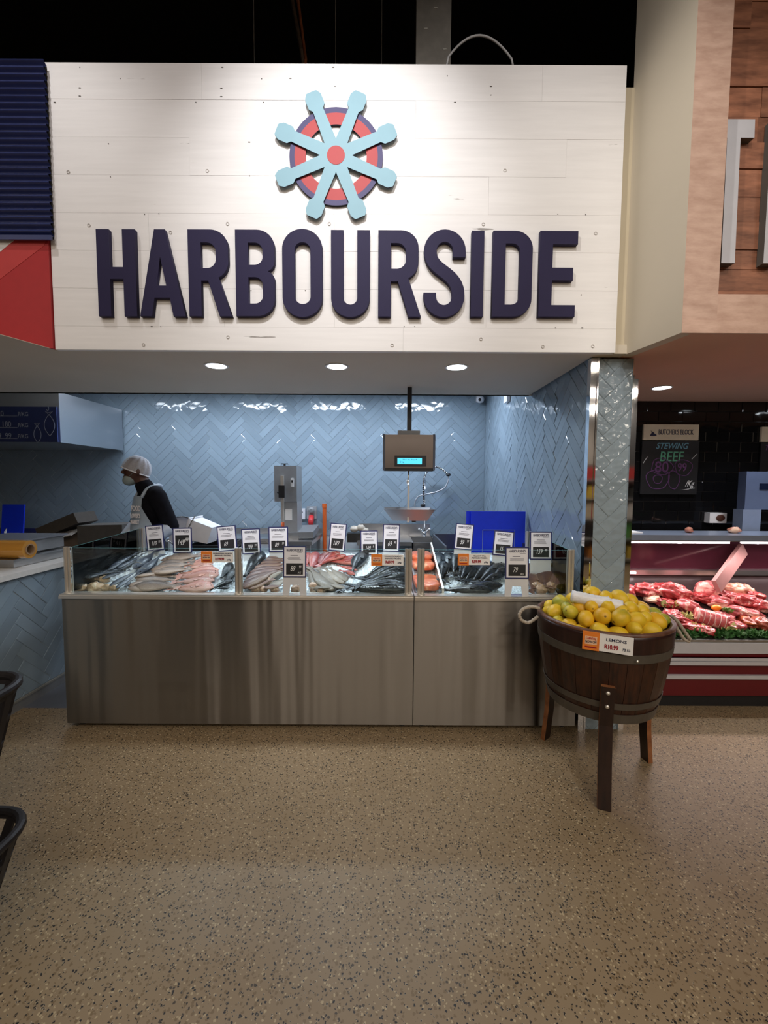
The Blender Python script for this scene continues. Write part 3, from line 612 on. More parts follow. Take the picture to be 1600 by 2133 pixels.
# ------------------------------------------------------------------ lamps in the soffits
def downlight(x, y, z, lb, power, color, grp, r=.062, cone=95):
    t = thing('downlight', lb, 'ceiling light', (x, y, z), grp)
    MB().lathe([(r, .001), (r+.012, 0), (r+.012, -.004), (r, -.005), (r, .001)], 28, (x, y, z)).build('trim_ring', TRIMW, t, smooth=False)
    MB().lathe([(0, -.002), (r, -.002), (r, .0), (0, .0)], 28, (x, y, z)).build('diffuser', LIGHTC, t)
    lamp('downlight_lamp', 'AREA', (x, y, z-.012), (x, y, 0), power, color, r*1.9).data.spread = math.radians(cone)
for x, lb in ((-1.065, 'leftmost of the three round downlights under the plank sign'), (-.303, 'middle one of the three round downlights under the plank sign'), (.454, 'rightmost of the three round downlights under the plank sign')):
    downlight(x, 2.72, SOFZ, lb, 3.6, (.84, .91, 1), 'downlights in the soffit')
for i, x in enumerate((-2.82, -1.74, -.64, .5)):
    t = thing('ceiling_batten', 'linear ceiling light over the rear worktop, mirrored in the glazed tiles, '+('leftmost', 'second from left', 'third from left', 'rightmost')[i], 'ceiling light', (x, 4.4, 2.62), 'ceiling battens over the rear worktop')
    MB().box(x-.36, x+.36, 4.32, 4.48, 2.585, 2.62).build('housing', TRIMW, t, bevel=.004); MB().box(x-.34, x+.34, 4.335, 4.465, 2.575, 2.585).build('diffuser', LIGHTC, t)
    lamp('batten_lamp', 'AREA', (x, 4.4, 2.565), (x, 4.4, 0), (6, 15, 16, 16)[i], COOL, .66, .12)
for x, lb in ((2.1, 'nearest the tiled column'), (3.03, 'in the middle'), (3.83, 'furthest from the tiled column')):
    downlight(x, 3.25, SOFZ, 'round downlight over the meat counter, '+lb, 3.0, (.9, .93, 1), 'downlights over the meat counter')

# ------------------------------------------------------------------ fish counter
CZ = .824
def dz(y): return .785+.245*(y-2.56)
def UD(px, py, h=0):
    d = ray(px, py); t = (.785-.245*2.56+h-1.5)/(d.z-.245*d.y); return d*t+Vector((0, 0, ZC))
NDK = Vector((0, -.245, 1)).normalized()
def post(t, x, y, z0, z1, name='glass_post'):
    MB().tube([(x-.011, y, z0), (x-.011, y, z1)], .0115, 12).tube([(x+.011, y, z0), (x+.011, y, z1)], .009, 12).box(x-.022, x+.022, y+.006, y+.012, z0, z1-.004).lathe([(0, 0), (.026, 0), (.026, .006), (0, .006)], 16, (x, y, z0)).build(name, POST, t)
def pane(t, a, b, z0, za, zb, name='glass_pane'):
    """glass standing between plan points a and b"""
    a, b = Vector(a), Vector(b); d = (b-a).normalized(); n = Vector((-d.y, d.x))*.004
    V = [(a.x-n.x, a.y-n.y, z0), (b.x-n.x, b.y-n.y, z0), (b.x-n.x, b.y-n.y, zb), (a.x-n.x, a.y-n.y, za), (a.x+n.x, a.y+n.y, z0), (b.x+n.x, b.y+n.y, z0), (b.x+n.x, b.y+n.y, zb), (a.x+n.x, a.y+n.y, za)]
    mb = MB().add(V, [(0, 1, 2, 3), (7, 6, 5, 4), (0, 4, 5, 1), (1, 5, 6, 2), (3, 7, 4, 0)]).add(V, [(2, 6, 7, 3)], 1)
    mb.build(name, [GLASS, GEDGE], t)
def counter(x0, x1, lb, posts, ends):
    t = thing('fish_counter', lb, 'counter', ((x0+x1)/2, 2.9, 0), 'stainless fish counters')
    MB().box(x0, x1, DC, DC+.02, .03, CZ-.018).build('front_panel', STEEL, t, bevel=.0015)
    MB().box(x0-.012 if ends[0] else x0, x1+(.012 if ends[1] else 0), DC-.010, DC+.075, CZ-.018, CZ).box(x0-.012 if ends[0] else x0, x1+(.012 if ends[1] else 0), DC-.004, DC+.07, CZ, CZ+.008).build('rim', POST, t, bevel=.002)
    MB().box(x0, x0+.015, DC+.02, 3.3, .03, CZ).build('end_panel', STEEL2, t); MB().box(x1-.015, x1, DC+.02, 3.3, .03, CZ).build('end_panel', STEEL2, t)
    MB().box(x0+.015, x1-.015, 3.28, 3.3, .03, dz(3.3)).build('back_panel', STEEL2, t)
    MB().add([(x0+.0, DC+.07, CZ-.085), (x1, DC+.07, CZ-.085), (x1, 3.28, dz(3.28)-.03), (x0, 3.28, dz(3.28)-.03), (x0, DC+.07, CZ-.105), (x1, DC+.07, CZ-.105), (x1, 3.28, dz(3.28)-.05), (x0, 3.28, dz(3.28)-.05)],
             [(0, 1, 2, 3), (7, 6, 5, 4), (0, 4, 5, 1), (2, 6, 7, 3), (0, 3, 7, 4), (1, 5, 6, 2)]).build('display_deck', STEEL2, t)
    for fx_ in (x0+.06, x1-.06):
        for fy in (DC+.06, 3.22): MB().lathe([(0, 0), (.022, 0), (.022, .012), (.012, .016), (.012, .03), (0, .03)], 12, (fx_, fy, 0)).build('foot', BLK, t)
    for px in posts: post(t, px, 2.525, CZ+.008, 1.112)
    xs = posts
    for a, b in zip(xs[:-1], xs[1:]): pane(t, (a+.02, 2.525), (b-.02, 2.525), CZ+.012, 1.107, 1.107)
    if ends[0]: post(t, x0+.03, 3.29, CZ, 1.147); pane(t, (x0+.03, 2.54), (x0+.03, 3.275), CZ+.012, 1.107, 1.145)
    if ends[1]: post(t, x1-.045, 3.27, CZ, 1.14); pane(t, (x1-.045, 2.54), (x1-.045, 3.255), CZ+.012, 1.107, 1.138)
    return t
pxp = [UY(x, 1190, 2.525).x for x in (142, 497, 851, 877, 1189)]
cA = counter(-1.932, .181, 'long stainless steel fish counter left of the seam, under the plank sign', pxp[:3], (1, 0))
cB = counter(.186, 1.175, 'shorter stainless steel fish counter right of the seam, beside the lemon barrel', pxp[3:], (0, 1))
# slanted tray divider beside the salmon
p0, p1 = UD(918, 1232), UD(893, 1118)
MB().add([(p0.x-.006, 2.565, .82), (p0.x+.006, 2.565, .82), (p0.x+.006, 3.26, .93), (p0.x-.006, 3.26, .93), (p0.x-.006, 2.565, .86), (p0.x+.006, 2.565, .86), (p0.x+.006, 3.26, 1.05), (p0.x-.006, 3.26, 1.05)],
   [(0, 3, 2, 1), (4, 5, 6, 7), (0, 1, 5, 4), (1, 2, 6, 5), (2, 3, 7, 6), (3, 0, 4, 7)]).build('tray_divider', POST, cB)

def ice_bed(x0, x1, lb):
    nx = int((x1-x0)/.011); ny = 62; V = []; mb = MB()
    for j in range(ny+1):
        y = 2.568+(3.265-2.568)*j/ny
        for i in range(nx+1):
            x = x0+(x1-x0)*i/nx
            h = .012*noise.noise((x*9, y*9, 1))+.011*random.uniform(-1, 1)
            if i in (0, nx) or j in (0, ny): h = -.03
            V.append((x+random.uniform(-.004, .004)*(0 < i < nx), y+random.uniform(-.003, .003)*(0 < j < ny), dz(y)+h))
    mb.add(V, [(j*(nx+1)+i, j*(nx+1)+i+1, (j+1)*(nx+1)+i+1, (j+1)*(nx+1)+i) for j in range(ny) for i in range(nx)])
    return tag(mb.build('crushed_ice', ICE), lb, 'ice', kind='stuff')
ice_bed(-1.905, .165, 'bed of crushed ice under the fish in the long counter')
ice_bed(.21, 1.12, 'bed of crushed ice under the fish in the shorter counter')

# ---- fish: one set of meshes per kind, length 1 along x (head at +x), lying on its side
EYEM = mat('fish_eye', (.01, .01, .01), .1, var=.1); EYER = mat('fish_eye_ring', (.5, .45, .35), .3, var=.1)
KIND = {  # material, max half height, half thickness, tail span, tail fork
 'silver': (m_fish('silver_blue_fish', srgb(40, 48, 64), srgb(92, 100, 116), srgb(168, 174, 184), .34, .105), .105, .05, .19, .10),
 'pale': (m_fish('silver_pink_fish', srgb(106, 88, 78), srgb(164, 140, 126), srgb(208, 184, 170), .38, .15), .17, .065, .22, .07),
 'pink': (m_fish('rosy_fish', srgb(196, 128, 114), srgb(212, 154, 138), srgb(224, 184, 168), .38, .20), .20, .065, .24, .09),
 'dark': (m_fish('dark_blue_fish', srgb(9, 12, 16), srgb(20, 25, 30), srgb(56, 62, 66), .24), .12, .075, .24, .13),
 'brown': (m_fish('brown_fish', srgb(84, 52, 46), srgb(116, 82, 70), srgb(150, 122, 104), .38, .15), .18, .065, .2, .03),
 'tan': (m_fish('tan_fish', srgb(112, 98, 82), srgb(140, 126, 110), srgb(160, 148, 134), .38, .17), .17, .055, .18, .03),
 'red': (m_fish('red_fish', srgb(134, 40, 34), srgb(164, 62, 52), srgb(196, 120, 104), .25, .14), .14, .06, .18, .06)}
PR = [(0, .07), (.04, .34), (.1, .6), (.2, .88), (.32, 1), (.46, .97), (.6, .8), (.74, .54), (.86, .3), (.94, .22), (1, .24)]
FM = {}
def fish_meshes(kd):
    m, H, T, span, fork = KIND[kd]; mb = MB(); n = 14; V = []; L = .86
    for t, h in PR:
        x = .5-t*L; y0 = .02*math.sin(t*PI*1.1)
        for k in range(n):
            a = 2*PI*k/n; hh = H*h; tt = T*h**.9
            V.append((x, y0+hh*math.cos(a), tt*math.sin(a)*(1 if t < .9 else .8)))
    mb.add(V, [(i*n+k, i*n+(k+1) % n, (i+1)*n+(k+1) % n, (i+1)*n+k) for i in range(len(PR)-1) for k in range(n)]+[tuple(range(n-1, -1, -1)), tuple((len(PR)-1)*n+k for k in range(n))])
    body = mb.mesh('body', m, True)
    tl = [(-.34, H*.2), (-.5, span*.5), (-.5+fork*.5, 0), (-.5, -span*.5), (-.34, -H*.2)]
    tail = MB().prism(tl, (0, 0, -.004), (1, 0, 0), (0, 1, 0), .008).mesh('tail_fin', m)
    dors = MB().prism([(.25, H*.86), (.18, H*1.32), (.0, H*1.15), (-.16, H*.62)], (0, 0, -.004), (1, 0, 0), (0, 1, 0), .008).mesh('dorsal_fin', m)
    pect = MB().prism([(.22, -.01), (.1, -H*.45), (.05, -H*.3), (.08, .0)], (0, 0, T*.93), (1, 0, 0), (0, 1, 0), .006).mesh('pectoral_fin', m)
    eye = MB().lathe([(0, .010), (.008, .009), (.012, .004), (.012, -.01)], 10, (.5-.1*L, H*.22, T*.60), (0, 0, 1)).mesh('eye', EYEM, True)
    gill = MB().tube([(.5-.2*L-.03*math.sin(a), H*.75*math.cos(a), T*.9*max(.2, math.sin(a)**.5)) for a in [PI*.18+PI*.64*k/6 for k in range(7)]], .004, 5).mesh('gill_slit', EYER if kd != 'dark' else EYEM, True)
    FM[kd] = [('body', body), ('tail_fin', tail), ('dorsal_fin', dors)]+([] if kd == 'tan' else [('pectoral_fin', pect), ('eye', eye), ('gill_slit', gill)])
NF = [0]
def fish(kd, tail, head, lb, grp, h=.03, roll=None, scale=1.0, flip=None):
    if kd not in FM: fish_meshes(kd)
    NF[0] += 1
    T_ = UD(*tail, h); Hd = UD(*head, h)
    for q in (T_, Hd):
        if q.y < 2.59: q.y = 2.59; q.z = dz(2.59)+h
        if q.y > 3.2: q.y = 3.2; q.z = dz(3.2)+h
    d = Hd-T_; L = min(.50, d.length*1.14*scale); x = d.normalized(); T_ = Hd-x*(L/1.08)
    z = NDK.copy(); r = random.uniform(-.25, .25) if roll is None else roll
    y = z.cross(x).normalized(); z = x.cross(y)
    if flip if flip is not None else (y.y < 0 and kd not in ('x',)): y = -y; z = -z
    R = Matrix.Rotation(r, 3, x); y = R @ y; z = R @ z
    M = frame((T_+Hd)/2, x, y, z) @ Matrix.Diagonal((L, L, L, 1))
    o = localthing('whole_fish', lb, 'fish', M, grp)
    for nm, me in FM[kd]: part(nm, me, o)
    return o
def Z(o, s, L): return [((o[0]+a/s, o[1]+b/s), (o[0]+c/s, o[1]+d/s)) for a, b, c, d in L]
o1, s1 = (140, 1130), 4.444; o2, s2 = (480, 1060), 3.81; o3 = (840, 1060)
def row(kd, L, lb, grp, h0=.03, dh=.004, **k):
    order = sorted(range(len(L)), key=lambda i: (L[i][0][1]+L[i][1][1], L[i][0][0]))
    for i, (a, b) in enumerate(L):
        r = order.index(i); n = len(L)
        pos = '' if n == 1 else ', '+('rearmost' if r == 0 else 'frontmost' if r == n-1 else ('', 'second', 'third', 'fourth', 'fifth', 'sixth', 'seventh', 'eighth', 'ninth')[r]+' from the rear')
        fish(kd, a, b, lb+pos, grp, h0+dh*i, **k)
row('silver', Z(o1, s1, [(640, 95, 430, 222), (700, 108, 500, 240), (560, 235, 360, 262), (500, 240, 270, 285), (430, 250, 130, 318), (640, 150, 470, 235), (600, 120, 400, 238), (540, 165, 380, 255), (470, 268, 215, 305), (400, 270, 160, 335)]), 'slender silver grey fish at the left end', 'slender silver fish', .03)
row('silver', Z(o1, s1, [(810, 85, 620, 235), (862, 125, 655, 290), (640, 268, 400, 400), (560, 262, 330, 330)]), 'thick blue grey fish lying diagonally beside the silver fish', 'blue grey fish', .04, scale=1.05)
row('pale', Z(o1, s1, [(1215, 105, 880, 165), (1180, 135, 890, 190), (1150, 165, 850, 215), (1140, 195, 790, 255), (1110, 235, 840, 262), (1040, 270, 790, 275), (1235, 120, 930, 150), (1120, 250, 820, 285)]), 'pale silver pink fish in the upper rows', 'pale fish upper rows', .03, scale=1.05)
row('pale', Z(o1, s1, [(990, 310, 640, 325), (1000, 345, 650, 350), (985, 375, 575, 395), (990, 415, 580, 425), (880, 285, 650, 312), (1010, 395, 620, 408)]), 'pale silver pink fish in the front rows', 'pale fish front rows', .035, scale=1.05)
row('pink', Z(o1, s1, [(1130, 190, 1345, 150), (1100, 215, 1345, 185), (1080, 240, 1340, 215), (1060, 285, 1390, 255), (1045, 305, 1390, 280), (1030, 325, 1390, 300), (985, 370, 1350, 350)]), 'rosy pink fish left of the middle glass post', 'rosy pink fish', .03)
row('pink', Z(o1, s1, [(940, 455, 1325, 425)]), 'large rosy pink fish at the front, nearest the glass', 'large rosy fish', .05, scale=1.05)
row('dark', Z(o1, s1, [(1420, 340, 1515, 190), (1450, 400, 1545, 250), (1310, 455, 1530, 350), (1330, 475, 1500, 420)]), 'dark blue fish by the middle glass post', 'dark fish at the middle post', .04)
row('dark', Z(o2, s2, [(100, 560, 240, 345)]), 'dark blue fish just right of the middle glass post', 'dark fish right of post', .04)
row('brown', Z(o2, s2, [(425, 375, 300, 385), (430, 395, 240, 410), (435, 412, 210, 440), (440, 435, 180, 470), (440, 460, 165, 505), (430, 475, 140, 545), (400, 485, 120, 580), (350, 490, 105, 630)]), 'brownish grey fish fanned left of the front price card', 'fan of brown fish', .03, scale=1.12)
row('tan', Z(o2, s2, [(410, 490, 190, 590), (440, 555, 310, 635)]), 'tan flat fish at the front left of the front price card', 'tan flat fish left', .05, scale=1.15)
row('tan', Z(o2, s2, [(620, 490, 740, 660), (640, 480, 800, 650), (700, 480, 850, 600), (760, 480, 890, 590), (800, 475, 915, 570)]), 'tan flat fish right of the front price card', 'tan flat fish right', .045, scale=1.05)
row('red', Z(o2, s2, [(608, 440, 622, 345), (640, 475, 680, 345), (700, 450, 775, 345), (715, 440, 860, 345), (740, 420, 910, 368)]), 'reddish fish lying steeply, head towards the rear', 'red fish upright', .03, scale=1.1)
row('red', Z(o2, s2, [(830, 395, 1045, 392), (800, 418, 1030, 425), (870, 455, 1000, 485), (880, 490, 985, 520)]), 'reddish fish lying across the ice beside the large dark fish', 'red fish lying', .03, scale=1.1)
row('dark', Z(o2, s2, [(960, 500, 1080, 345), (980, 580, 1390, 400), (900, 640, 1400, 480), (850, 670, 1400, 560), (900, 690, 1420, 640)]), 'large dark fish laid diagonally left of the double glass posts', 'large dark fish', .04, scale=1.05)
row('dark', Z(o3, s2, [(320, 640, 285, 345), (345, 530, 360, 340), (395, 520, 440, 350), (440, 520, 525, 372), (450, 560, 575, 410)]), 'dark slim fish fanned upright beside the salmon', 'dark upright fan', .03)
row('dark', Z(o3, s2, [(480, 575, 640, 440), (540, 575, 730, 430), (590, 580, 800, 440), (600, 595, 810, 510)]), 'dark slim fish fanned sideways below the yellow tail tag', 'dark sideways fan', .035)
row('dark', Z(o3, s2, [(420, 655, 775, 605), (320, 672, 710, 660)]), 'big dark fish along the front glass of the shorter counter', 'dark front fish', .05, scale=1.0)
row('brown', Z(o3, s2, [(1000, 500, 1045, 435), (1060, 505, 1115, 450), (1020, 640, 1060, 520), (1085, 610, 1150, 480), (1130, 605, 1205, 470), (1170, 600, 1260, 480), (1205, 605, 1300, 520)]), 'brown fish leaning in the right corner of the shorter counter', 'brown fish in the corner', .04, scale=1.1)

row('silver', Z(o1, s1, [(640, 300, 430, 440), (600, 350, 470, 460)]), 'thick blue grey fish behind the tan pieces', 'blue grey front fish', .055)
row('pale', Z(o1, s1, [(960, 440, 600, 455), (930, 470, 560, 478)]), 'pale silver pink fish lying against the front glass', 'pale fish at the glass', .06, scale=1.05)
row('pink', Z(o1, s1, [(960, 480, 1300, 470), (1000, 440, 1340, 395)]), 'rosy pink fish lying against the front glass', 'rosy fish at the glass', .06)
row('brown', Z(o2, s2, [(330, 560, 130, 660), (420, 610, 240, 680)]), 'brownish fish lying against the front glass', 'brown fish at the glass', .055)
row('tan', Z(o2, s2, [(650, 600, 800, 690), (760, 590, 900, 660), (640, 660, 770, 700)]), 'tan flat fish against the glass right of the front price card', 'tan fish at the glass', .055)
row('dark', Z(o2, s2, [(900, 660, 1390, 600), (960, 680, 1400, 665), (1080, 560, 1400, 440), (1000, 620, 1390, 520)]), 'large dark fish low against the front glass', 'large dark fish at the glass', .06)
row('dark', Z(o3, s2, [(330, 690, 650, 690), (300, 560, 330, 420), (700, 560, 820, 470)]), 'dark fish filling in around the ice of the shorter counter', 'dark filling fish', .05)
LUMP = m_meat('tan_flesh', srgb(206, 172, 134), srgb(224, 200, 168), 14, .55)
HEADM = m_meat('fish_head_flesh', srgb(184, 146, 118), srgb(206, 178, 152), 18, .58)
SALM = m_meat('salmon_flesh', srgb(232, 122, 84), srgb(244, 168, 128), 12, .58)
def blob(name, c, r, m, lb, cat, grp, amp=.22, fr=2.2, seed=0, R=None, n=20, mm=14, parent=None, boxy=1):
    mb = MB().ell((0, 0, 0), (1, 1, 1), n, mm)
    if boxy != 1: mb.v = [Vector([math.copysign(abs(c_)**boxy, c_) for c_ in v]) for v in mb.v]
    for v in mb.v:
        k = 1+amp*noise.noise(v*fr+Vector((seed*3.7, seed, 0)))+amp*.55*noise.noise(v*fr*2.9+Vector((0, seed*2.1, 3))); v *= k
        v.x *= r[0]; v.y *= r[1]; v.z *= r[2]
        if R: v.rotate(R)
    c = Vector(c); mb.v = [v+c for v in mb.v]
    o = mb.build(name, m, parent, smooth=True)
    return tag(o, lb, cat, grp) if parent is None else o
k = 0
for zx, zy, wd in ((90, 352, 95), (225, 335, 130), (345, 340, 95), (130, 420, 110), (262, 422, 140), (372, 420, 95), (435, 425, 80)):
    k += 1; p = UD(o1[0]+zx/s1, o1[1]+zy/s1, .03); rr = wd/s1/2*p.y/F_PX
    blob('fish_roe_piece', p, (rr*1.05, rr*.9, rr*.72), LUMP, 'tan lumpy seafood piece in the left front corner, %s' % ('rear row, leftmost', 'rear row, middle', 'rear row, rightmost', 'front row, leftmost', 'front row, second', 'front row, third', 'front row, rightmost')[k-1], 'seafood', 'tan seafood pieces', .3, 1.9, k)
for zx, zy, wd in ((200, 635, 80), (265, 640, 60), (300, 572, 75), (355, 640, 70), (520, 640, 85), (668, 622, 95), (720, 655, 70), (850, 575, 70)):
    k += 1; p = UD(o2[0]+zx/s2, o2[1]+zy/s2, .035); rr = wd/s2/2*p.y/F_PX
    blob('fish_cutlet', p, (rr, rr*.9, rr*.85), HEADM, 'tan fish cutlet at the front of the ice, %s of eight from the left' % ('first', 'second', 'third', 'fourth', 'fifth', 'sixth', 'seventh', 'last')[k-8], 'seafood', 'tan fish cutlets', .3, 2.2, k)
for zx, zy, wd in ((1060, 620, 80), (1095, 645, 90), (1172, 625, 90), (1265, 600, 85)):
    k += 1; p = UD(o3[0]+zx/s2, o3[1]+zy/s2, .04); rr = wd/s2/2*p.y/F_PX
    blob('fish_cutlet', p, (rr, rr*.9, rr), HEADM, 'tan fish cutlet in the right front corner behind the lemons, %s from left' % ('first', 'second', 'third', 'last')[k-16], 'seafood', 'tan corner cutlets', .3, 2.2, k)
for i, (zx, zy, wd, ht, lb) in enumerate(((215, 590, 120, 150, 'front orange salmon fillet behind the double posts'), (170, 460, 150, 60, 'middle orange salmon fillet in the narrow tray'), (160, 425, 150, 60, 'rear orange salmon fillet in the narrow tray'))):
    p = UD(o3[0]+zx/s2, o3[1]+zy/s2, .025); rr = wd/s2/2*p.y/F_PX
    blob('salmon_fillet', (.278, (2.74, 2.98, 3.12)[i], dz((2.74, 2.98, 3.12)[i])+(.03, .04, .045)[i]), (.08, .17 if i == 0 else .11, .026), SALM, lb, 'fish fillet', 'salmon fillets', .08, 1.6, 40+i, boxy=.5)

# ------------------------------------------------------------------ price cards
def lines(mb, x0, x1, y, h, z, n=1, dy=.008):
    for i in range(n): mb.box(x0+random.uniform(0, .006), x1-random.uniform(0, .012), y-i*dy-h/2, y-i*dy+h/2, z, z+.0006)
def price_card(cx, top, bot, wpx, tilt, price, Y, lb, front=False, foot_py=None, bigpanel=False, unit=''):
    c = UY(cx, (top+bot)/2, Y); W = wpx*Y/F_PX; H = (bot-top)*Y/F_PX
    a = math.radians(tilt); X = Vector((math.cos(a), 0, -math.sin(a))); Yv = Vector((math.sin(a), 0, math.cos(a)))
    lean = Matrix.Rotation(-.06, 3, 'X'); X = lean @ X; Yv = lean @ Yv
    t = localthing('price_card', lb, 'price card', frame(c, X, Yv, X.cross(Yv)), 'fish counter price cards')
    bd = .055*W
    part('border', MB().box(-W/2, W/2, -H/2, H/2, -.002, .002).mesh('border', CARDNAVY), t)
    part('sheet', MB().box(-W/2+bd, W/2-bd, -H/2+bd, H/2-bd, .002, .0026).mesh('sheet', CARDW), t)
    ph = H*(.62 if bigpanel else .36); pz = -H/2+H*.09
    part('chalk_panel', MB().box(-W*.36, W*.36, pz, pz+ph, .0026, .0034).mesh('chalk_panel', CHALKB), t)
    text("HARBOURSIDE'S", H*.118, INK, t, Matrix.Translation((0, H*.365, .003)), 'header', xs=W*.78/(H*.118*8.1), ext=.0003, bold=.0006)
    sm = MB(); lines(sm, W*.08, W*.36, H*.295, .0022, .0027)
    if not bigpanel: lines(sm, -W*.2, W*.2, H*.2, .0025, .0027); lines(sm, -W*.32, W*.3, H*.135, .0015, .0027, 3, H*.03)
    part('small_print', sm.mesh('small_print', INK), t)
    if price: text(price[0], ph*(.5 if bigpanel else .66), CHALK, t, Matrix.Translation((-W*.09, pz+ph*.52, .0038)), 'chalk_price', xs=.62, shear=.35, ext=.0003)
    if price and len(price) > 1: text(price[1], ph*.36, CHALK, t, Matrix.Translation((W*.23, pz+ph*.68, .0038)), 'chalk_price', xs=.6, shear=.3, ext=.0003)
    if unit: text(unit, ph*.22, CHALK, t, Matrix.Translation((W*.2, pz+ph*.16, .0038)), 'chalk_unit', xs=.8, shear=.3, ext=.0003)
    if front:
        fz = CZ+.009; hb = (c.z-H/2)-fz+.004; w2 = W*.49
        part('stand', MB().prism([(-w2*1.04, -H/2-hb), (-w2*.5, -H/2-hb), (-w2*.38, -H/2-hb*.42), (w2*.38, -H/2-hb*.42), (w2*.5, -H/2-hb), (w2*1.04, -H/2-hb), (w2, -H/2+.004), (-w2, -H/2+.004)], (0, 0, -.006), (1, 0, 0), (0, 1, 0), .004).mesh('stand', STANDW), t)
    else:
        hb = (c.z-H/2)-dz(min(Y, 3.26))+.01; w2 = W*.47; hb = max(hb, .02)
        part('stand', MB().box(-w2, w2, -H/2-hb, -H/2+.01, -.006, -.002).mesh('stand', STANDW), t)
    return t
price_card(323, 1093.6, 1147, 37, -5.5, ('119', '99'), 3.22, 'price card reading 119.99, the leftmost one, tilted left')
price_card(380, 1099, 1152, 40, -1.5, ('149', '99'), 3.18, 'price card with a tall black chalk panel above the pale fish', bigpanel=True)
price_card(473, 1095, 1148, 40, -5, ('69', ''), 3.12, 'price card reading 69, in front of the white tub')
price_card(523, 1101, 1154, 39, -3, ('199', '99'), 3.12, 'price card reading 199.99, right of the middle glass post')
price_card(580, 1097, 1150, 41, -1, ('89', '99'), 3.12, 'rear price card reading 89.99, below the bone saw')
price_card(614, 1137, 1203, 49, 0, ('89', '99'), 2.503, 'large price card reading 89.99 standing in front of the glass of the long counter', True, unit='/KG')
price_card(703.5, 1090, 1148, 34, 4.5, ('189', ''), 3.22, 'price card beside the orange conduit, tilted right')
price_card(769, 1105, 1156, 36, -1, ('149', '9'), 3.22, 'price card reading 149.9, above the first dark fish head')
price_card(815, 1092, 1149, 35, 1.5, ('69', '99'), 3.22, 'price card reading 69.99, in front of the sink')
price_card(966.5, 1091, 1145, 38, 5, ('59', '99'), 3.1, 'price card reading 59.99, left of the blue cutting boards')
price_card(1048.5, 1106, 1158, 42, 5, ('15', ''), 2.98, 'price card leaning in front of the blue cutting boards')
price_card(1077, 1139, 1206, 50, 0, ('79', ''), 2.503, 'large price card reading 79 standing in front of the glass of the shorter counter', True, unit='/KG')
price_card(1126.5, 1107, 1166, 46, 0, ('159', '99'), 2.8, 'price card reading 159.99, at the right end of the shorter counter')

def promo(M, W, H, title, price, unit, lb, t0=None):
    t = localthing('promo_tag', lb, 'price tag', M, 'orange and white promotional tags')
    part('card', MB().box(-W/2, W/2, -H/2, H/2, -.0012, .0012).mesh('card', PAPER), t)
    ow = W*.34
    part('orange_panel', MB().box(-W/2, -W/2+ow, -H*.53, H*.53, -.0014, .002).mesh('orange_panel', ORANGE), t)
    cx = -W/2+ow/2
    part('badge', MB().box(cx-ow*.36, cx+ow*.36, -H*.2, H*.26, .002, .0026).mesh('badge', mat('badge_peach', srgb(238, 196, 160), .5, var=.05)), t)
    RDK = mat('badge_red', srgb(176, 52, 40), .5, var=.03)
    text('CARNIVAL', H*.19, RDK, t, Matrix.Translation((cx, H*.135, .003)), xs=ow*.64/(H*.19*4.9), ext=.0003, bold=.0004)
    text('NOW ON', H*.2, INK, t, Matrix.Translation((cx, -H*.06, .003)), xs=ow*.6/(H*.2*4.1), ext=.0003, bold=.0004)
    part('footer_line', MB().box(cx-ow*.35, cx+ow*.35, -H*.4, -H*.32, .002, .0026).mesh('footer_line', PROMOR), t)
    tx = -W/2+ow+(W-ow)/2; ww = (W-ow)*.86
    for i, s in enumerate(title):
        hs = H*(.17 if len(title) > 1 else .24)
        text(s, hs, INK, t, Matrix.Translation((tx, H*(.33-.19*i) if len(title) > 1 else H*.2, .0018)), 'title', xs=min(1.1, ww/(hs*.62*len(s))), ext=.0003, bold=.0003)
    text(price, H*.34, PROMOR, t, Matrix.Translation((tx-ww*.16, -H*.2, .0018)), 'price', xs=ww*.62/(H*.34*.6*len(price)), ext=.0003, bold=.0012)
    text(unit, H*.2, INK, t, Matrix.Translation((tx+ww*.36, -H*.24, .0018)), 'unit', xs=ww*.28/(H*.2*.6*len(unit)), ext=.0003, bold=.0005)
    return t
def gp(x0, y0, x1, y1, *a, Y=2.512):
    c = UY((x0+x1)/2, (y0+y1)/2, Y); promo(FW(c), (x1-x0)*Y/F_PX, (y1-y0)*Y/F_PX, *a)
gp(419, 1149, 486, 1171.5, ('NORWEGIAN SALMON', '(PREVIOUSLY FROZEN)'), 'R199.99', 'p/kg', 'promotional tag on the glass reading R199.99 for Norwegian salmon')
gp(773, 1155, 841, 1178, ('WHOLE DORADO', '(PREVIOUSLY FROZEN)'), 'R69.99', 'p/kg', 'promotional tag on the glass reading R69.99 over the large dark fish')
gp(953.5, 1154, 1021, 1177, ('YELLOW TAIL', '(PREVIOUSLY FROZEN)'), 'R59.99', 'p/kg', 'promotional tag on the glass reading R59.99 for yellow tail')

# ------------------------------------------------------------------ lemon barrel
BX, BY = 1.15, 2.175; RT, RBm, ZT, ZBt = .322, .252, .825, .375
bar = thing('barrel_planter', 'dark wooden half barrel on three legs with metal hoops and rope handles, full of lemons', 'barrel', (BX, BY, 0))
WOODB = m_wood('barrel_wood', srgb(30, 16, 12), srgb(64, 34, 19), 5, (9, 9, 1.5), .36, False, .15, .12); WOODD = m_wood('leg_wood', srgb(26, 15, 13), srgb(46, 27, 20), 5, (9, 9, 1.2), .4, False, .15, .1); WOODE = m_wood('cut_edge_wood', srgb(112, 66, 38), srgb(150, 96, 58), 5, (4, 4, 4), .5, False, .1, .1)
HOOP = mat('hoop_metal', srgb(92, 86, 78), .5, .4, var=.12, vscale=12)
def brad(z): t = (z-ZBt)/(ZT-ZBt); return RBm+(RT-RBm)*t+.012*math.sin(PI*t)
NS = 26
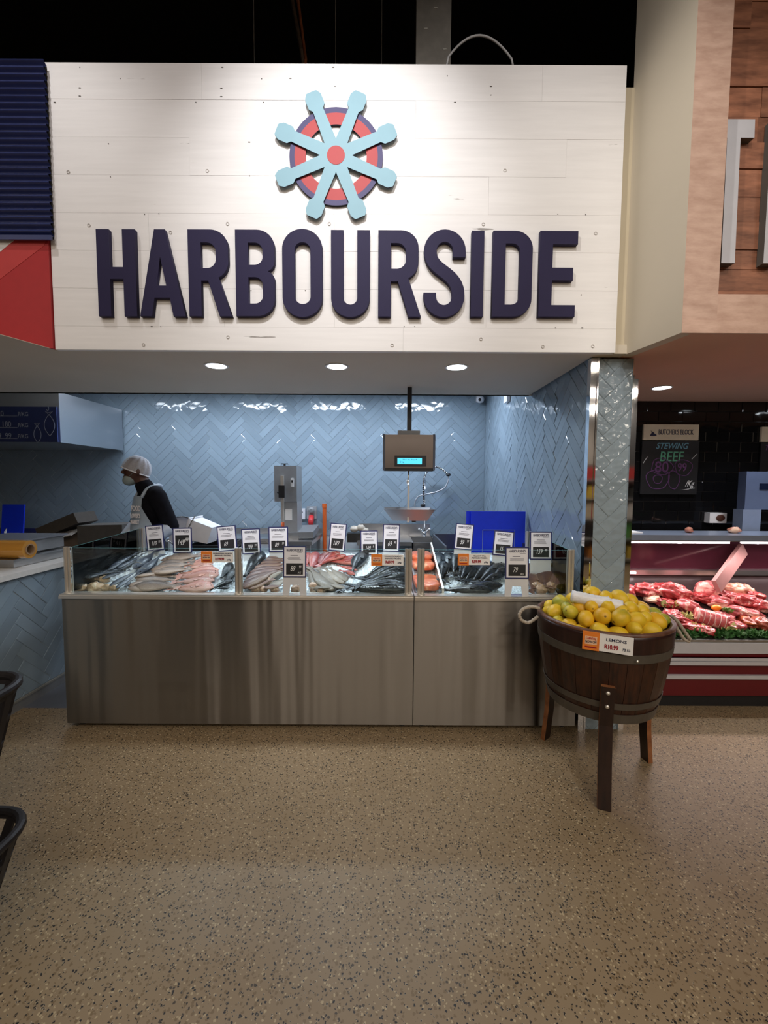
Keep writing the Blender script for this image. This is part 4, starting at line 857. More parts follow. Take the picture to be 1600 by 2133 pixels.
for k in range(NS):
    a0 = 2*PI*(k+.012)/NS; a1 = 2*PI*(k+.988)/NS; V = []; zz = [ZBt, .45, .55, .65, .74, ZT]; jr = random.uniform(-.001, .001)
    for z in zz:
        for r in (brad(z)+jr, brad(z)-.024):
            for a in (a0, a1): V.append((BX+r*math.cos(a), BY+r*math.sin(a), z))
    Fc = []
    for i in range(len(zz)-1):
        o = i*4; q = o+4
        Fc += [(o, o+1, q+1, q), (o+3, o+2, q+2, q+3), (o+2, o, q, q+2), (o+1, o+3, q+3, q+1)]
    e = (len(zz)-1)*4; Fc += [(0, 2, 3, 1), (e, e+1, e+3, e+2)]
    MB().add(V, Fc).build('stave', WOODB, bar)
def hoop(z0, z1, e=.0035):
    n = 4; pr = [(brad(z0+(z1-z0)*i/n)+e, z0+(z1-z0)*i/n) for i in range(n+1)]; pr += [(r-.003, z) for r, z in pr[::-1]]
    MB().lathe(pr+[pr[0]], 56, (BX, BY, 0)).build('hoop', HOOP, bar)
MB().lathe([(brad(.733)+.0012, .733), (brad(.77)+.0012, .77), (brad(.80)+.0012, .80), (brad(.818)+.0012, .818), (brad(.818)-.002, .818), (brad(.733)-.002, .733)], 64, (BX, BY, 0)).build('painted_collar', m_wood('collar_wood', srgb(34, 17, 15), srgb(52, 28, 23), 5, (9, 9, 1.5), .35, False, .1, .02), bar, smooth=True)
hoop(.692, .733); hoop(.452, .484); hoop(.376, .424)
MB().lathe([(0, ZBt+.01), (RBm-.01, ZBt+.01), (RBm-.01, ZBt+.03), (0, ZBt+.03)], 40, (BX, BY, 0)).build('bottom_board', WOODB, bar)
MB().lathe([(0, .70), (brad(.70)-.026, .70), (brad(.7)-.026, .715), (0, .715)], 40, (BX, BY, 0)).build('false_floor', WOODB, bar)
pr = [(brad(ZT)+.001, ZT-.008), (brad(ZT)+.003, ZT+.002), (brad(ZT)-.01, ZT+.008), (brad(ZT)-.026, ZT+.002), (brad(ZT)-.025, ZT-.01)]
MB().lathe(pr, 64, (BX, BY, 0)).build('top_lip', m_wood('lip_wood', srgb(74, 46, 36), srgb(112, 76, 58), 6, (4, 4, 4), .4, False, .1, .05), bar, smooth=True)
for fx_, fy, zt in ((1.03, 1.865, .575), (.975, 2.40, .60), (1.40, 2.21, .60)):
    f = Vector((fx_, fy, 0)); d = Vector((fx_-BX, fy-BY, 0)).normalized(); r1 = brad(zt-.05)
    topp = Vector((BX, BY, zt))+d*(r1+.02); mid = Vector((BX, BY, ZBt))+d*(brad(ZBt)+.022); footp = Vector((BX, BY, 0))+d*max((f-Vector((BX, BY, 0))).length, .3)
    s = Vector((-d.y, d.x, 0)); hw = .029; V = []
    for P in (footp, (footp+mid)/2-d*.006, mid, topp):
        for e in (-.013, .013):
            for w_ in (-hw, hw): V.append(P+d*e+s*w_)
    Fc = []
    for i in range(3):
        o = i*4; q = o+4; Fc += [(o, o+1, q+1, q), (o+3, o+2, q+2, q+3), (o+2, o, q, q+2), (o+1, o+3, q+3, q+1)]
    Fc += [(0, 2, 3, 1), (12, 13, 15, 14)]
    lg = MB().add(V, Fc).build('leg', [WOODD, WOODE], bar)
    for p in lg.data.polygons:
        if abs(Vector(p.normal).dot(s)) > .7 or p.normal.z > .5: p.material_index = 1
    for zb in (.545, .475):
        t = (zb-mid.z)/(topp.z-mid.z); P = mid+(topp-mid)*t+d*.013
        MB().lathe([(0, .006), (.007, .005), (.010, 0), (.010, -.004)], 12, P, d).build('bolt', POST, bar, smooth=True)
ROPE = mat('pale_rope', srgb(176, 164, 148), .8, var=.15, vscale=60, bump=.6, bscale=120)
def rope(pts, name='rope_handle'):
    P = [];
    for i in range(len(pts)-1):
        p0, p1, p2, p3 = [Vector(pts[max(0, min(len(pts)-1, i+q))]) for q in (-1, 0, 1, 2)]
        for k in range(8):
            t = k/8; P.append(.5*((2*p1)+(p2-p0)*t+(2*p0-5*p1+4*p2-p3)*t*t+(3*p1-p0-3*p2+p3)*t**3))
    P.append(Vector(pts[-1])); r = [.0085*(1+.14*math.sin(i*1.9)) for i in range(len(P))]
    MB().tube(P, r, 10).build(name, ROPE, bar, smooth=True)
Yr = 2.2
rope([UY(x, y, Yr) for x, y in ((1124, 1267), (1108, 1264), (1091, 1268), (1082, 1280), (1087, 1292), (1100, 1297), (1112, 1291), (1121, 1284))])
rope([UY(x, y, 2.2) for x, y in ((1398, 1282), (1412, 1295), (1428, 1318), (1438, 1332))]); rope([UY(x, y, 2.21) for x, y in ((1396, 1290), (1410, 1308), (1424, 1330), (1436, 1336))])
MB().ell((BX-.005, BY-RT+.008-.012, .71), (.006, .004, .006), 8, 6).build('rivet', POST, bar)
# lemon tag fixed to the staves
aT = math.atan2(1.865-BY, 1.06-BX); cT = UY(1266, 1342, 1.865)
nT = Vector((cT.x-BX, cT.y-BY, 0)).normalized(); rT = brad(cT.z)+.006; cT = Vector((BX, BY, cT.z))+nT*rT; xT = Vector((-nT.y, nT.x, 0))
tl = math.radians(-1); M = frame(cT, xT, (0, 0, 1), nT) @ Matrix.Rotation(tl, 4, 'Z')
promo(M, .205, .082, ('LEMONS',), 'R10.99', 'PER KG', 'lemon price tag R10.99 per kg on the barrel front')
# lemons heaped to a dome
def m_lemon(name, c0, c1):
    m, n, l, b = nmat(name); tc = n.new('ShaderNodeTexCoord'); oi = n.new('ShaderNodeObjectInfo')
    ad = n.new('ShaderNodeVectorMath'); ad.operation = 'ADD'; l.new(tc.outputs['Object'], ad.inputs[0]); l.new(oi.outputs['Location'], ad.inputs[1])
    nz = n.new('ShaderNodeTexNoise'); nz.inputs['Scale'].default_value = 14; l.new(ad.outputs[0], nz.inputs['Vector'])
    r = n.new('ShaderNodeValToRGB'); r.color_ramp.elements[0].position = .38; r.color_ramp.elements[1].position = .62; r.color_ramp.elements[0].color = (*c0, 1); r.color_ramp.elements[1].color = (*c1, 1)
    l.new(nz.outputs[0], r.inputs[0]); l.new(r.outputs[0], b.inputs['Base Color']); b.inputs['Roughness'].default_value = .42
    v = n.new('ShaderNodeTexVoronoi'); v.inputs['Scale'].default_value = 420; l.new(tc.outputs['Object'], v.inputs['Vector'])
    bp = n.new('ShaderNodeBump'); bp.inputs['Strength'].default_value = .12; bp.inputs['Distance'].default_value = .003; l.new(v.outputs['Distance'], bp.inputs['Height']); l.new(bp.outputs[0], b.inputs['Normal'])
    return m
LEM = [m_lemon('lemon_yellow', srgb(222, 180, 30), srgb(230, 196, 52)), m_lemon('lemon_green', srgb(150, 156, 44), srgb(208, 186, 52)), m_lemon('lemon_orange', srgb(226, 172, 28), srgb(230, 186, 40)), m_lemon('lemon_half_green', srgb(110, 130, 40), srgb(222, 182, 36))]
STEM = mat('lemon_stem', srgb(120, 96, 40), .7, var=.2)
def lemon_mesh(m):
    pr = [(0, .0475), (.006, .0465), (.0105, .0425), (.018, .0385), (.027, .030), (.0335, .018), (.0365, .004), (.036, -.01), (.0315, -.024), (.0235, -.0345), (.0145, -.0405), (.006, -.0425), (0, -.0425)]
    return MB().lathe(pr, 20).mesh('rind', m, True)
LM = [lemon_mesh(m) for m in LEM]; SM = MB().lathe([(0, -.0432), (.0045, -.0432), (.0055, -.041), (0, -.041)], 8).mesh('stem_scar', STEM)
def dome(x, y): r2 = ((x-BX)**2+(y-BY)**2)/(RT-.03)**2; return .805+.135*(1-min(1.2, r2))
def UDome(px, py):
    d = ray(px, py); lo = 1.4
    t = 1.3
    while t < 3.2:
        p = d*t+Vector((0, 0, ZC))
        if (p.x-BX)**2+(p.y-BY)**2 < (RT-.02)**2 and p.z < dome(p.x, p.y): return p
        t += .004
    return None
LL = [(455, 205, 135, 0), (350, 255, 90, 1), (430, 305, 125, 1), (335, 322, 90, 0), (312, 368, 90, 0), (385, 380, 122, 0), (478, 437, 128, 2), (405, 448, 90, 1), (508, 352, 90, 1), (520, 400, 115, 1), (600, 360, 130, 2), (640, 452, 130, 2), (570, 515, 110, 0), (760, 402, 145, 2), (750, 508, 155, 0),
      (895, 455, 150, 3), (915, 540, 150, 0), (1045, 445, 150, 0), (988, 505, 110, 0), (1075, 580, 120, 0), (1188, 525, 165, 0), (1212, 450, 155, 2), (1190, 327, 145, 2), (1300, 440, 105, 1), (1098, 362, 110, 0), (1068, 300, 112, 0), (985, 352, 120, 0), (1125, 425, 100, 0), (900, 262, 135, 0), (868, 212, 120, 0),
      (710, 232, 140, 0), (605, 203, 112, 0), (668, 190, 90, 0), (800, 252, 105, 0), (555, 215, 90, 0), (690, 372, 105, 2), (988, 275, 105, 0), (680, 300, 110, 0), (820, 340, 120, 0), (570, 285, 110, 0), (930, 380, 100, 0), (1240, 390, 100, 1)]
placed = []
for zx, zy, wd, kd in LL:
    p = UDome(1060+zx/3.95, 1180+zy/3.95)
    if p is None: p = UZ(1060+zx/3.95, 1180+zy/3.95, .835)
    s = wd/3.95*p.y/F_PX/.074; s = max(.82, min(1.1, s)); placed.append([p, s, kd])
for it in range(30):
    for i in range(len(placed)):
        for j in range(i):
            a, b_ = placed[i], placed[j]; d = a[0]-b_[0]; md = .036*(a[1]+b_[1])*.97
            if 1e-5 < d.length < md: q = d.normalized()*((md-d.length)*.28); a[0] += q; b_[0] -= q
    for a in placed:
        v = Vector((a[0].x-BX, a[0].y-BY)); lim = brad(.8)-.024-.037*a[1]
        if v.length > lim: v = v.normalized()*lim; a[0].x = BX+v.x; a[0].y = BY+v.y
        a[0].z = max(a[0].z, .715+.037*a[1])
nm_ = ['yellow lemon', 'greenish yellow lemon', 'deep yellow lemon', 'yellow lemon with a dark green patch']
def put_lemon(p, s, kd, lb, grp):
    from mathutils import Euler
    E_ = (random.uniform(.9, 2.2), random.uniform(-.8, .8), random.uniform(0, 2*PI))
    o = localthing('lemon', lb, 'lemon', Matrix.Translation(p) @ Euler(E_).to_matrix().to_4x4() @ Matrix.Diagonal((s, s, s, 1)), grp)
    part('rind', LM[kd], o); part('stem_scar', SM, o)
def reg(p):
    x, y = p.x-BX, p.y-BY
    if math.hypot(x, y) < .13: return 'on top of the heap'
    if abs(x) > abs(y)*1.1: return 'at the fish counter side' if x < 0 else 'at the meat counter side'
    return 'along the front rim' if y < 0 else 'along the back rim'
ORD = ('first', 'second', 'third', 'fourth', 'fifth', 'sixth', 'seventh', 'eighth', 'ninth', 'tenth', 'eleventh', 'twelfth', 'thirteenth', 'fourteenth', 'fifteenth', 'sixteenth')
byr = {}
for q in placed: byr.setdefault((reg(q[0]), q[2]), []).append(q)
for (rg, kd), qs in byr.items():
    qs.sort(key=lambda q: q[0].x/q[0].y)
    for i, q in enumerate(qs): put_lemon(q[0], q[1], kd, nm_[kd]+' in the barrel, '+rg+('' if len(qs) == 1 else ', %s from left' % ORD[min(i, 15)]), 'lemons in the barrel')
# a lower layer that shows between the top lemons
for r, n in ((.07, 5), (.15, 11), (.225, 17)):
    for k in range(n):
        a = 2*PI*k/n+r*9; x, y = BX+r*math.cos(a), BY+r*math.sin(a); z = max(.753, dome(x, y)-.082)
        if all((Vector((x, y, z))-q[0]).length > .052 for q in placed): put_lemon(Vector((x, y, z)), .95, 0, 'shaded lemon of the lower layer, half hidden between the upper lemons', 'lower lemons'); placed.append([Vector((x, y, z)), .95, 0])
# roll of plastic bags on the lemons
ra, rb = UY(1190, 1247, 2.10), UY(1295, 1271, 2.02); ra.z += .014; rb.z += .018
br = thing('plastic_bag_roll', 'white roll of plastic bags lying on the lemons', 'bag roll', (ra+rb)/2)
n_ = 22; P = [ra+(rb-ra)*k/n_ for k in range(n_+1)]
MB().tube(P, [.030+(.007*math.sin(k*1.7) if 14 < k < 18 else .0012*math.sin(k*2.3)) for k in range(n_+1)], 18).build('bag_film', mat('white_film', (.80, .80, .82), .3, var=.04, bump=.35, bscale=50), br, smooth=True)
ax = (rb-ra).normalized()
MB().lathe([(.012, 0), (.018, 0), (.018, .008), (.012, .008), (.012, 0)], 16, rb, ax).build('core', CORE, br)
MB().obox(ra+(rb-ra)*.72+Vector((0, -.012, -.022)), ax, (0, 1, .6), (0, -.6, 1), .017, .022, .0012).build('loose_end', mat('white_film2', (.80, .80, .82), .3, var=.04, bump=.35, bscale=50), br)

# ------------------------------------------------------------------ left service counter
LX = -2.40
lc = thing('service_counter', 'blue tiled service counter with a white stone top at the left', 'counter', (-2.8, 2.6, 0))
MB().box(-3.1, LX-.006, 1.2, 3.5, .0, .88).build('carcass', GROUT, lc)
MB().box(-3.14, LX+.03, 1.18, 3.53, .88, .915).build('worktop', WHITEST, lc, bevel=.003)
herring(lc, frame((LX-.006, 1.2, .075), (0, 1, 0), (0, 0, 1), (1, 0, 0)), 2.3, .80, TILE, ph=(.06, .03))
MB().box(LX-.006, LX+.006, 1.2, 3.5, .06, .073).build('edge_trim', mat('edge_trim_pale', srgb(140, 140, 136), .5, var=.04), lc)
MB().box(LX-.006, LX+.002, 1.2, 3.5, 0, .06).build('kick_plate', GREYSTEEL, lc)
wm = thing('film_wrapper', 'stainless film wrapping machine on the white worktop', 'wrapping machine', (-2.75, 3.0, .915))
MB().box(-3.05, -2.52, 2.84, 3.42, .918, .972).build('base', STEEL2, wm, bevel=.003)
MB().box(-3.05, -2.60, 3.03, 3.40, .985, 1.075).build('heating_plate', GREYSTEEL, wm, bevel=.003)
MB().box(-3.07, -2.58, 3.0, 3.42, 1.075, 1.087).build('top_plate', mat('plate_pale', srgb(170, 172, 180), .25, .7, var=.03), wm, bevel=.003)
for fx_ in (-2.98, -2.6): MB().box(fx_-.02, fx_+.02, 3.1, 3.14, .972, .985).build('spacer', BLK, wm)
fr = thing('film_roll', 'amber roll of cling film lying on the wrapping machine', 'film roll', (-2.75, 2.93, .972))
cR = Vector((-2.46, 2.905, 1.035)); cL = Vector((-3.02, 2.905, 1.035))
MB().lathe([(.038, 0), (.062, 0), (.062, .56), (.038, .56), (.038, 0)], 36, cL, (1, 0, 0)).build('film', AMBER, fr)
MB().lathe([(.031, -.004), (.0385, -.004), (.0385, .566), (.031, .566), (.031, -.004)], 30, cL, (1, 0, 0)).build('core', CORE, fr)

# rear bench, boxes and board at the far left
def bench(x0, x1, y0, y1, h, lb, splash=0):
    t = thing('steel_bench', lb, 'bench', ((x0+x1)/2, (y0+y1)/2, 0), 'steel benches')
    MB().box(x0, x1, y0, y1, h-.04, h).build('top', STEEL2, t, bevel=.003)
    for x in (x0+.04, x1-.04):
        for y in (y0+.04, y1-.04): MB().box(x-.02, x+.02, y-.02, y+.02, 0, h-.04).build('leg', STEEL2, t)
    MB().box(x0+.04, x1-.04, y0+.05, y1-.04, .25, .27).build('shelf', STEEL2, t)
    if splash: MB().box(x0, x1, y1-.015, y1, h, h+splash).build('splashback', STEEL2, t, bevel=.002)
    return t
bench(-4.9, -2.5, 4.05, 4.95, .86, 'dark steel bench under the extractor hood', .1)
bx = thing('open_carton', 'open brown carton on the bench behind the left worktop', 'carton', (-3.2, 4.3, .86))
MB().box(-3.42, -3.03, 4.15, 4.45, .862, 1.0).build('carton_body', BROWNBOX, bx)
MB().obox((-3.24, 4.3, 1.07), (1, 0, .42), (0, 1, 0), (-.42, 0, 1), .21, .15, .055).build('lid', mat('dark_cardboard', srgb(62, 56, 50), .8, var=.1), bx)
MB().obox((-3.10, 4.13, 1.0), (1, 0, .25), (0, 1, .3), (-.25, -.3, 1), .09, .10, .004).build('flap', mat('pale_cardboard', srgb(132, 124, 116), .8, var=.1), bx)
tag(MB().obox((-2.78, 4.25, .975), (1, 0, .03), (0, 1, 0), (0, 0, 1), .22, .15, .11).build('grey_carton', mat('grey_card', srgb(74, 70, 66), .8, var=.1), bevel=.004), 'flat grey carton on the bench behind the apron wearer', 'carton')
bd = thing('cutting_board', 'dark blue cutting board leaning on the wall at the far left', 'cutting board', (-4.24, 4.8, .86))
MB().obox((-4.24, 4.80, 1.055), (1, 0, 0), (0, .12, 1), (0, -1, .12), .125, .19, .009).build('board', BLUEB, bd, bevel=.004)
MB().tube([UY(12, 1120, 4.55), UY(10, 1108, 4.56), UY(13, 1101, 4.57), UY(9, 1125, 4.55)], .008, 8).build('hook', TUB, bd, smooth=True)
# extractor hood with the menu board
hd = thing('extractor_hood', 'stainless extractor hood box fixed under the soffit at the left', 'hood', (-4, 4.65, 1.89))
MB().box(-4.9, -3.16, 4.15, 5.14, 1.89, 2.375).build('hood_body', m_steel('hood_steel', (.62, .63, .66), .28, (1, 1, 1), .06, fine=False), hd, bevel=.004)
mn = thing('menu_board', 'blue menu board with price lines and fish drawings on the hood front', 'menu board', (-4.0, 4.13, 1.89))
MBLUE = mat('menu_blue', srgb(52, 66, 118), .5, var=.05); MLINE = mat('menu_white', srgb(176, 186, 206), .6, var=.05)
MB().box(-4.88, -3.176, 4.133, 4.149, 1.892, 2.23).build('panel', MBLUE, mn)
mo = Vector(mn['_o'])
def mtext(s, px, py, size, al='LEFT'):
    p = UY(px, py, 4.13)-mo; text(s, size, MLINE, mn, FW(p), xs=.85, align=al)
for (s, px, py) in (('0', 1, 862), ('180', 3, 884), ('9  99', -4, 908)): mtext(s, px, py, .075)
for py in (863, 886, 909): mtext('P/KG', 37, py, .055)
lm = MB()
for y0, y1 in ((866, 866), (890, 890), (913, 913)):
    a, b_ = UY(-60, y0, 4.131), UY(36, y1, 4.131); lm.box(a.x, b_.x, 4.129, 4.133, a.z-.002, a.z+.002)
lm.build('price_rule', MLINE, mn)
def fishline(cx, cy, L, Hh, name):
    P = []
    for k in range(25):
        t = k/24; P.append((Hh*math.sin(PI*t)**.8*(1 if t < .8 else .9), L*(.5-t)))
    Q = P+[(-x, y) for x, y in P[::-1]]+[(-Hh*.7, L*.5+L*.16), (0, L*.5+.02), (Hh*.7, L*.5+L*.16), P[0]]
    p = UY(cx, cy, 4.13)-mo; outline([Q], 0, MLINE, mn, FW(p), name, cyclic=False, stroke=.003)
fishline(103, 886, .2, .05, 'fish_drawing'); fishline(78, 905, .16, .035, 'fish_drawing')
p = UY(99, 853, 4.13)-mo; outline([[(0, .03), (.012, .02), (.012, 0), (0, -.012), (-.012, 0)]], 0, MLINE, mn, FW(p), 'hook_drawing', cyclic=False, stroke=.003)

# ------------------------------------------------------------------ things on and at the rear wall
bench(-2.0, -.75, 4.35, 5.1, .90, 'steel bench under the bone saw', .06)
bs = thing('bone_saw', 'grey upright band saw for bones on the rear bench', 'band saw', (-1.08, 4.6, .9))
x0, x1 = UY(571, 1000, 4.5).x, UY(618, 1000, 4.5).x
zT, zM = UY(600, 970, 4.5).z, UY(600, 1045, 4.5).z
MB().box(x0, x1, 4.5, 4.78, zM, zT).build('wheel_housing', GREYSTEEL, bs, bevel=.006)
xm = x0+(x1-x0)*.42
MB().box(xm, x1, 4.52, 4.78, .94, zM).build('column', mat('grey_enamel_light', (.36, .37, .38), .45, .3, var=.05), bs, bevel=.003)
MB().box(xm-.02, x1+.02, 4.48, 4.8, .90, .945).build('foot', STEEL2, bs, bevel=.003)
a = UY(587, 990, 4.47); MB().box(a.x-.016, a.x+.016, 4.475, 4.5, UY(587, 1088, 4.47).z, UY(587, 991, 4.47).z).build('guide_rail', POST, bs)
a = UY(587, 1024, 4.46); MB().box(a.x-.03, a.x+.03, 4.44, 4.476, a.z-.065, a.z+.065).ell((a.x-.035, 4.45, a.z-.01), (.015, .015, .012), 10, 6).build('guide_clamp', BLK, bs, bevel=.004)
a = UY(601, 1072, 4.51); MB().box(a.x-.036, a.x+.036, 4.512, 4.52, a.z-.06, a.z+.06).build('notice', PAPER, bs)
a = UY(609, 1005, 4.495); MB().box(a.x-.016, a.x+.016, 4.492, 4.5, a.z-.045, a.z+.045).build('switch_plate', PAPER, bs); MB().box(a.x-.010, a.x+.010, 4.487, 4.492, a.z, a.z+.025).build('switch', BLK, bs)
MB().tube([((x0+x1)/2-.03, 4.6, zT), ((x0+x1)/2-.03, 4.6, zT+.02)], .012, 10).box((x0+x1)/2-.065, (x0+x1)/2+.005, 4.595, 4.605, zT+.018, zT+.028).build('tension_knob', BLK, bs)
MB().obox((xm-.32, 4.55, .915), (1, 0, 0), (0, 1, 0), (0, 0, 1), .30, .2, .012).build('saw_table', STEEL2, bs, bevel=.002)
tag(MB().tube([UY(589, 1085, 4.85), (UY(589, 1085, 4.85).x, 4.85, .91)], .02, 12).build('orange_pipe', ORPIPE, smooth=True), 'short orange pipe behind the bone saw', 'pipe')
so_ = thing('wall_socket', 'white double wall socket right of the bone saw', 'socket', UY(627, 1070, YB-.002))
c = UY(627, 1070, YB-.008); MB().box(c.x-.055, c.x+.055, YB-.022, YB-.004, c.z-.065, c.z+.065).build('plate', TUB, so_, bevel=.006)
for dx, dz_ in ((-.02, .02), (.02, .02), (0, -.025), (0, .045)): MB().box(c.x+dx-.005, c.x+dx+.005, YB-.0235, YB-.022, c.z+dz_-.007, c.z+dz_+.007).build('socket_hole', BLK, so_)
pl_ = thing('industrial_plug', 'grey industrial socket with a red plug on the tiled wall', 'plug', UY(650, 1080, YB))
c = UY(650, 1070, YB-.03); MB().box(c.x-.06, c.x+.06, YB-.06, YB-.004, c.z-.06, c.z+.09).build('housing', mat('socket_grey', srgb(150, 152, 156), .5, var=.05), pl_, bevel=.01)
MB().lathe([(0, 0), (.035, 0), (.04, .02), (.02, .03), (0, .03)], 18, (c.x, YB-.06, c.z+.04), (0, -1, 0)).build('rotary_switch', GREYSTEEL, pl_)
MB().tube([(c.x, YB-.07, c.z-.03), (c.x, YB-.12, c.z-.09), (c.x, YB-.13, c.z-.14)], [.032, .034, .024], 14).build('red_plug', mat('plug_red', srgb(206, 50, 54), .4, var=.05), pl_, smooth=True)
MB().tube([(c.x, YB-.13, c.z-.14), (c.x+.005, YB-.12, c.z-.3)], .012, 8).build('cable', BLK, pl_, smooth=True)
a = UY(676, 1049, 5.05); tag(MB().tube([(a.x, 5.05, 0), (a.x, 5.05, a.z-.05), (a.x, 5.05, a.z-.05), (a.x, 5.05, a.z)], [.024, .024, .029, .029], 14).build('orange_conduit', ORPIPE, smooth=False), 'tall orange conduit pipe standing free of the wall between two price cards', 'pipe')
# small bench with a folded grey lid beside the conduit
tag(MB().obox((-.93, 4.7, .965), (1, 0, .03), (0, 1, .1), (0, -.1, 1), .17, .2, .035).build('grey_bin_lid', GREYSTEEL, bevel=.004), 'grey hinged box on the bench right of the bone saw', 'box')
# sink unit
sk = thing('sink_unit', 'stainless sink unit with splashback and a tall spray tap', 'sink', (.1, 4.8, 0))
MB().box(-.29, .56, 5.12, 5.135, .88, 1.02).build('splashback', STEEL2, sk, bevel=.002)
MB().box(-.29, .30, 4.5, 5.12, .84, .88).build('drainer', STEEL2, sk, bevel=.004)
V = MB(); V.box(.30, .58, 4.45, 4.47, .62, .88).box(.30, .58, 5.0, 5.12, .62, .88).box(.30, .315, 4.45, 5.1, .62, .88).box(.565, .58, 4.45, 5.1, .62, .88).box(.30, .58, 4.45, 5.1, .60, .62).build('basin', STEEL2, sk)
for x in (-.25, .52):
    for y in (4.52, 5.08): MB().box(x-.02, x+.02, y-.02, y+.02, 0, .84).build('leg', STEEL2, sk)
c = UY(884, 1120, 5.02); z0 = .88
MB().tube([(c.x, 5.02, z0), (c.x, 5.02, z0+.06)], .02, 12).build('tap_body', CHROME, sk, smooth=True)
for s in (-1, 1): MB().tube([(c.x, 5.02, z0+.05), (c.x+s*.05, 5.0, z0+.085)], [.012, .008], 10).ell((c.x+s*.062, 4.997, z0+.093), (.02, .012, .012), 10, 6).build('tap_handle', CHROME, sk, smooth=True)
MB().tube([(c.x, 5.02, z0+.06), (c.x, 5.02, UY(884, 1000, 5.02).z)], .010, 10).build('riser_pipe', CHROME, sk, smooth=True)
hp = []; top = UY(884, 1040, 5.0)
path = [UY(884, 1050, 5.0), UY(882, 1020, 5.0), UY(884, 995, 5.0), UY(893, 979, 5.0), UY(908, 973, 5.0), UY(922, 978, 5.0), UY(934, 989, 5.0)]
def catm(pts, n=10):
    P = []
    for i in range(len(pts)-1):
        p0, p1, p2, p3 = [Vector(pts[max(0, min(len(pts)-1, i+q))]) for q in (-1, 0, 1, 2)]
        for k in range(n):
            t = k/n; P.append(.5*((2*p1)+(p2-p0)*t+(2*p0-5*p1+4*p2-p3)*t*t+(3*p1-p0-3*p2+p3)*t**3))
    return P+[Vector(pts[-1])]
CP = catm(path, 40); hel = []
for i, p in enumerate(CP):
    d = (CP[min(i+1, len(CP)-1)]-CP[max(i-1, 0)]).normalized(); n1 = d.cross(Vector((0, 1, 0))).normalized(); n2 = d.cross(n1); a = i*1.05
    hel.append(p+(n1*math.cos(a)+n2*math.sin(a))*.017)
MB().tube(hel, .0035, 6).build('coil_spring', CHROME, sk, smooth=True)
MB().tube(catm(path, 8), .009, 8).build('inner_hose', BLK, sk, smooth=True)
MB().tube(catm([UY(934, 989, 5.0), UY(934, 1000, 5.0), UY(926, 1016, 5.0), UY(908, 1025, 5.0), UY(890, 1029, 5.0), UY(872, 1034, 5.0), UY(865, 1045, 5.0), UY(864, 1056, 5.0)], 8), .008, 8).build('spray_hose', mat('hose_grey', srgb(176, 178, 184), .3, .5, var=.05), sk, smooth=True)
for px, py in ((934, 989), (881, 1053)): q = UY(px, py, 4.99); MB().ell(q, (.03, .02, .02), 10, 8).build('hose_clip', BLK, sk, smooth=True)
tag(MB().obox(UY(745, 1115, 4.7)+Vector((0, 0, -.02)), (1, 0, 0), (0, 1, 0), (0, 0, 1), .11, .08, .05).build('steel_pot', mat('dark_pot', srgb(70, 68, 64), .4, .6, var=.1), bevel=.02), 'dark metal dish on the drainer left of the sink', 'dish')
for i, (px, py) in enumerate(((738, 1102), (752, 1100), (760, 1106))): blob('shell_piece', UY(px, py, 4.66), (.05, .04, .035), mat('shell_cream', srgb(206, 196, 180), .5, var=.15), 'pale shellfish scrap in the dark metal dish, '+('leftmost', 'middle', 'rightmost')[i], 'shellfish', 'shells in the dish', .3, 2.4, 70+i, n=10, mm=8)
# hanging scale
YS = 3.30
hs = thing('hanging_scale', 'steel hanging scale with a lit blue display and a pan, on a black pole', 'scale', (.19, YS, 1.2))
c = UY(853, 850, YS); MB().box(c.x-.017, c.x+.017, YS-.017, YS+.017, UY(853, 897, YS).z, SOFZ).build('pole', BLK, hs)
a, b_ = UY(799, 905, YS-.06), UY(905, 981, YS-.06); cx = (a.x+b_.x)/2
MB().box(cx-.085, cx+.085, YS-.03, YS+.04, a.z, a.z+.035).build('mount', GREYSTEEL, hs, bevel=.004)
MB().box(a.x+.008, b_.x-.008, YS-.06, YS+.06, b_.z+.02, a.z).build('case', m_steel('scale_steel', (.24, .21, .20), .28, (1, 1, 1), .05, fine=False), hs, bevel=.004)
for x in (a.x+.004, b_.x-.004): MB().box(x-.008, x+.008, YS-.065, YS+.062, b_.z+.004, a.z+.003).build('end_cap', mat('end_cap_grey', srgb(70, 76, 90), .4, .3, var=.05), hs, bevel=.003)
MB().box(a.x+.006, b_.x-.006, YS-.055, YS+.055, b_.z, b_.z+.02).build('underside', BLK, hs)
d0, d1 = UY(822, 949, YS-.062), UY(888, 972, YS-.062)
MB().box(d0.x, d1.x, YS-.0635, YS-.058, d1.z, d0.z).build('display_bezel', BLK, hs)
e0, e1 = UY(828, 954, YS-.065), UY(879, 967, YS-.065); LCD = mat('lcd_blue', (.05, .35, .5), .4, emit=1.0, ecol=(.10, .72, .95)); LCDI = mat('lcd_ink', (.005, .02, .06), .5, var=.1)
dp = MB().box(e0.x, e1.x, YS-.0645, YS-.0635, e1.z, e0.z).build('display', LCD, hs)
text('*PLU  kg  R/kg  R', .012, LCDI, hs, FW(Vector(((e0.x+e1.x)/2, YS-.0655, e0.z-.012))-Vector(hs['_o'])), 'display_text', xs=1.3)
text('0 kg', .018, LCDI, hs, FW(Vector((e0.x+.035, YS-.0655, e1.z+.016))-Vector(hs['_o'])), 'display_text', xs=1.1)
h0, h1 = UY(851, 981, YS), UY(849, 1086, YS)
MB().tube([h0, UY(850, 1010, YS)], .006, 8).lathe([(.004, 0), (.012, .004), (.012, .03), (.004, .034)], 12, UY(850, 1008, YS)).build('hook', POST, hs, smooth=True)
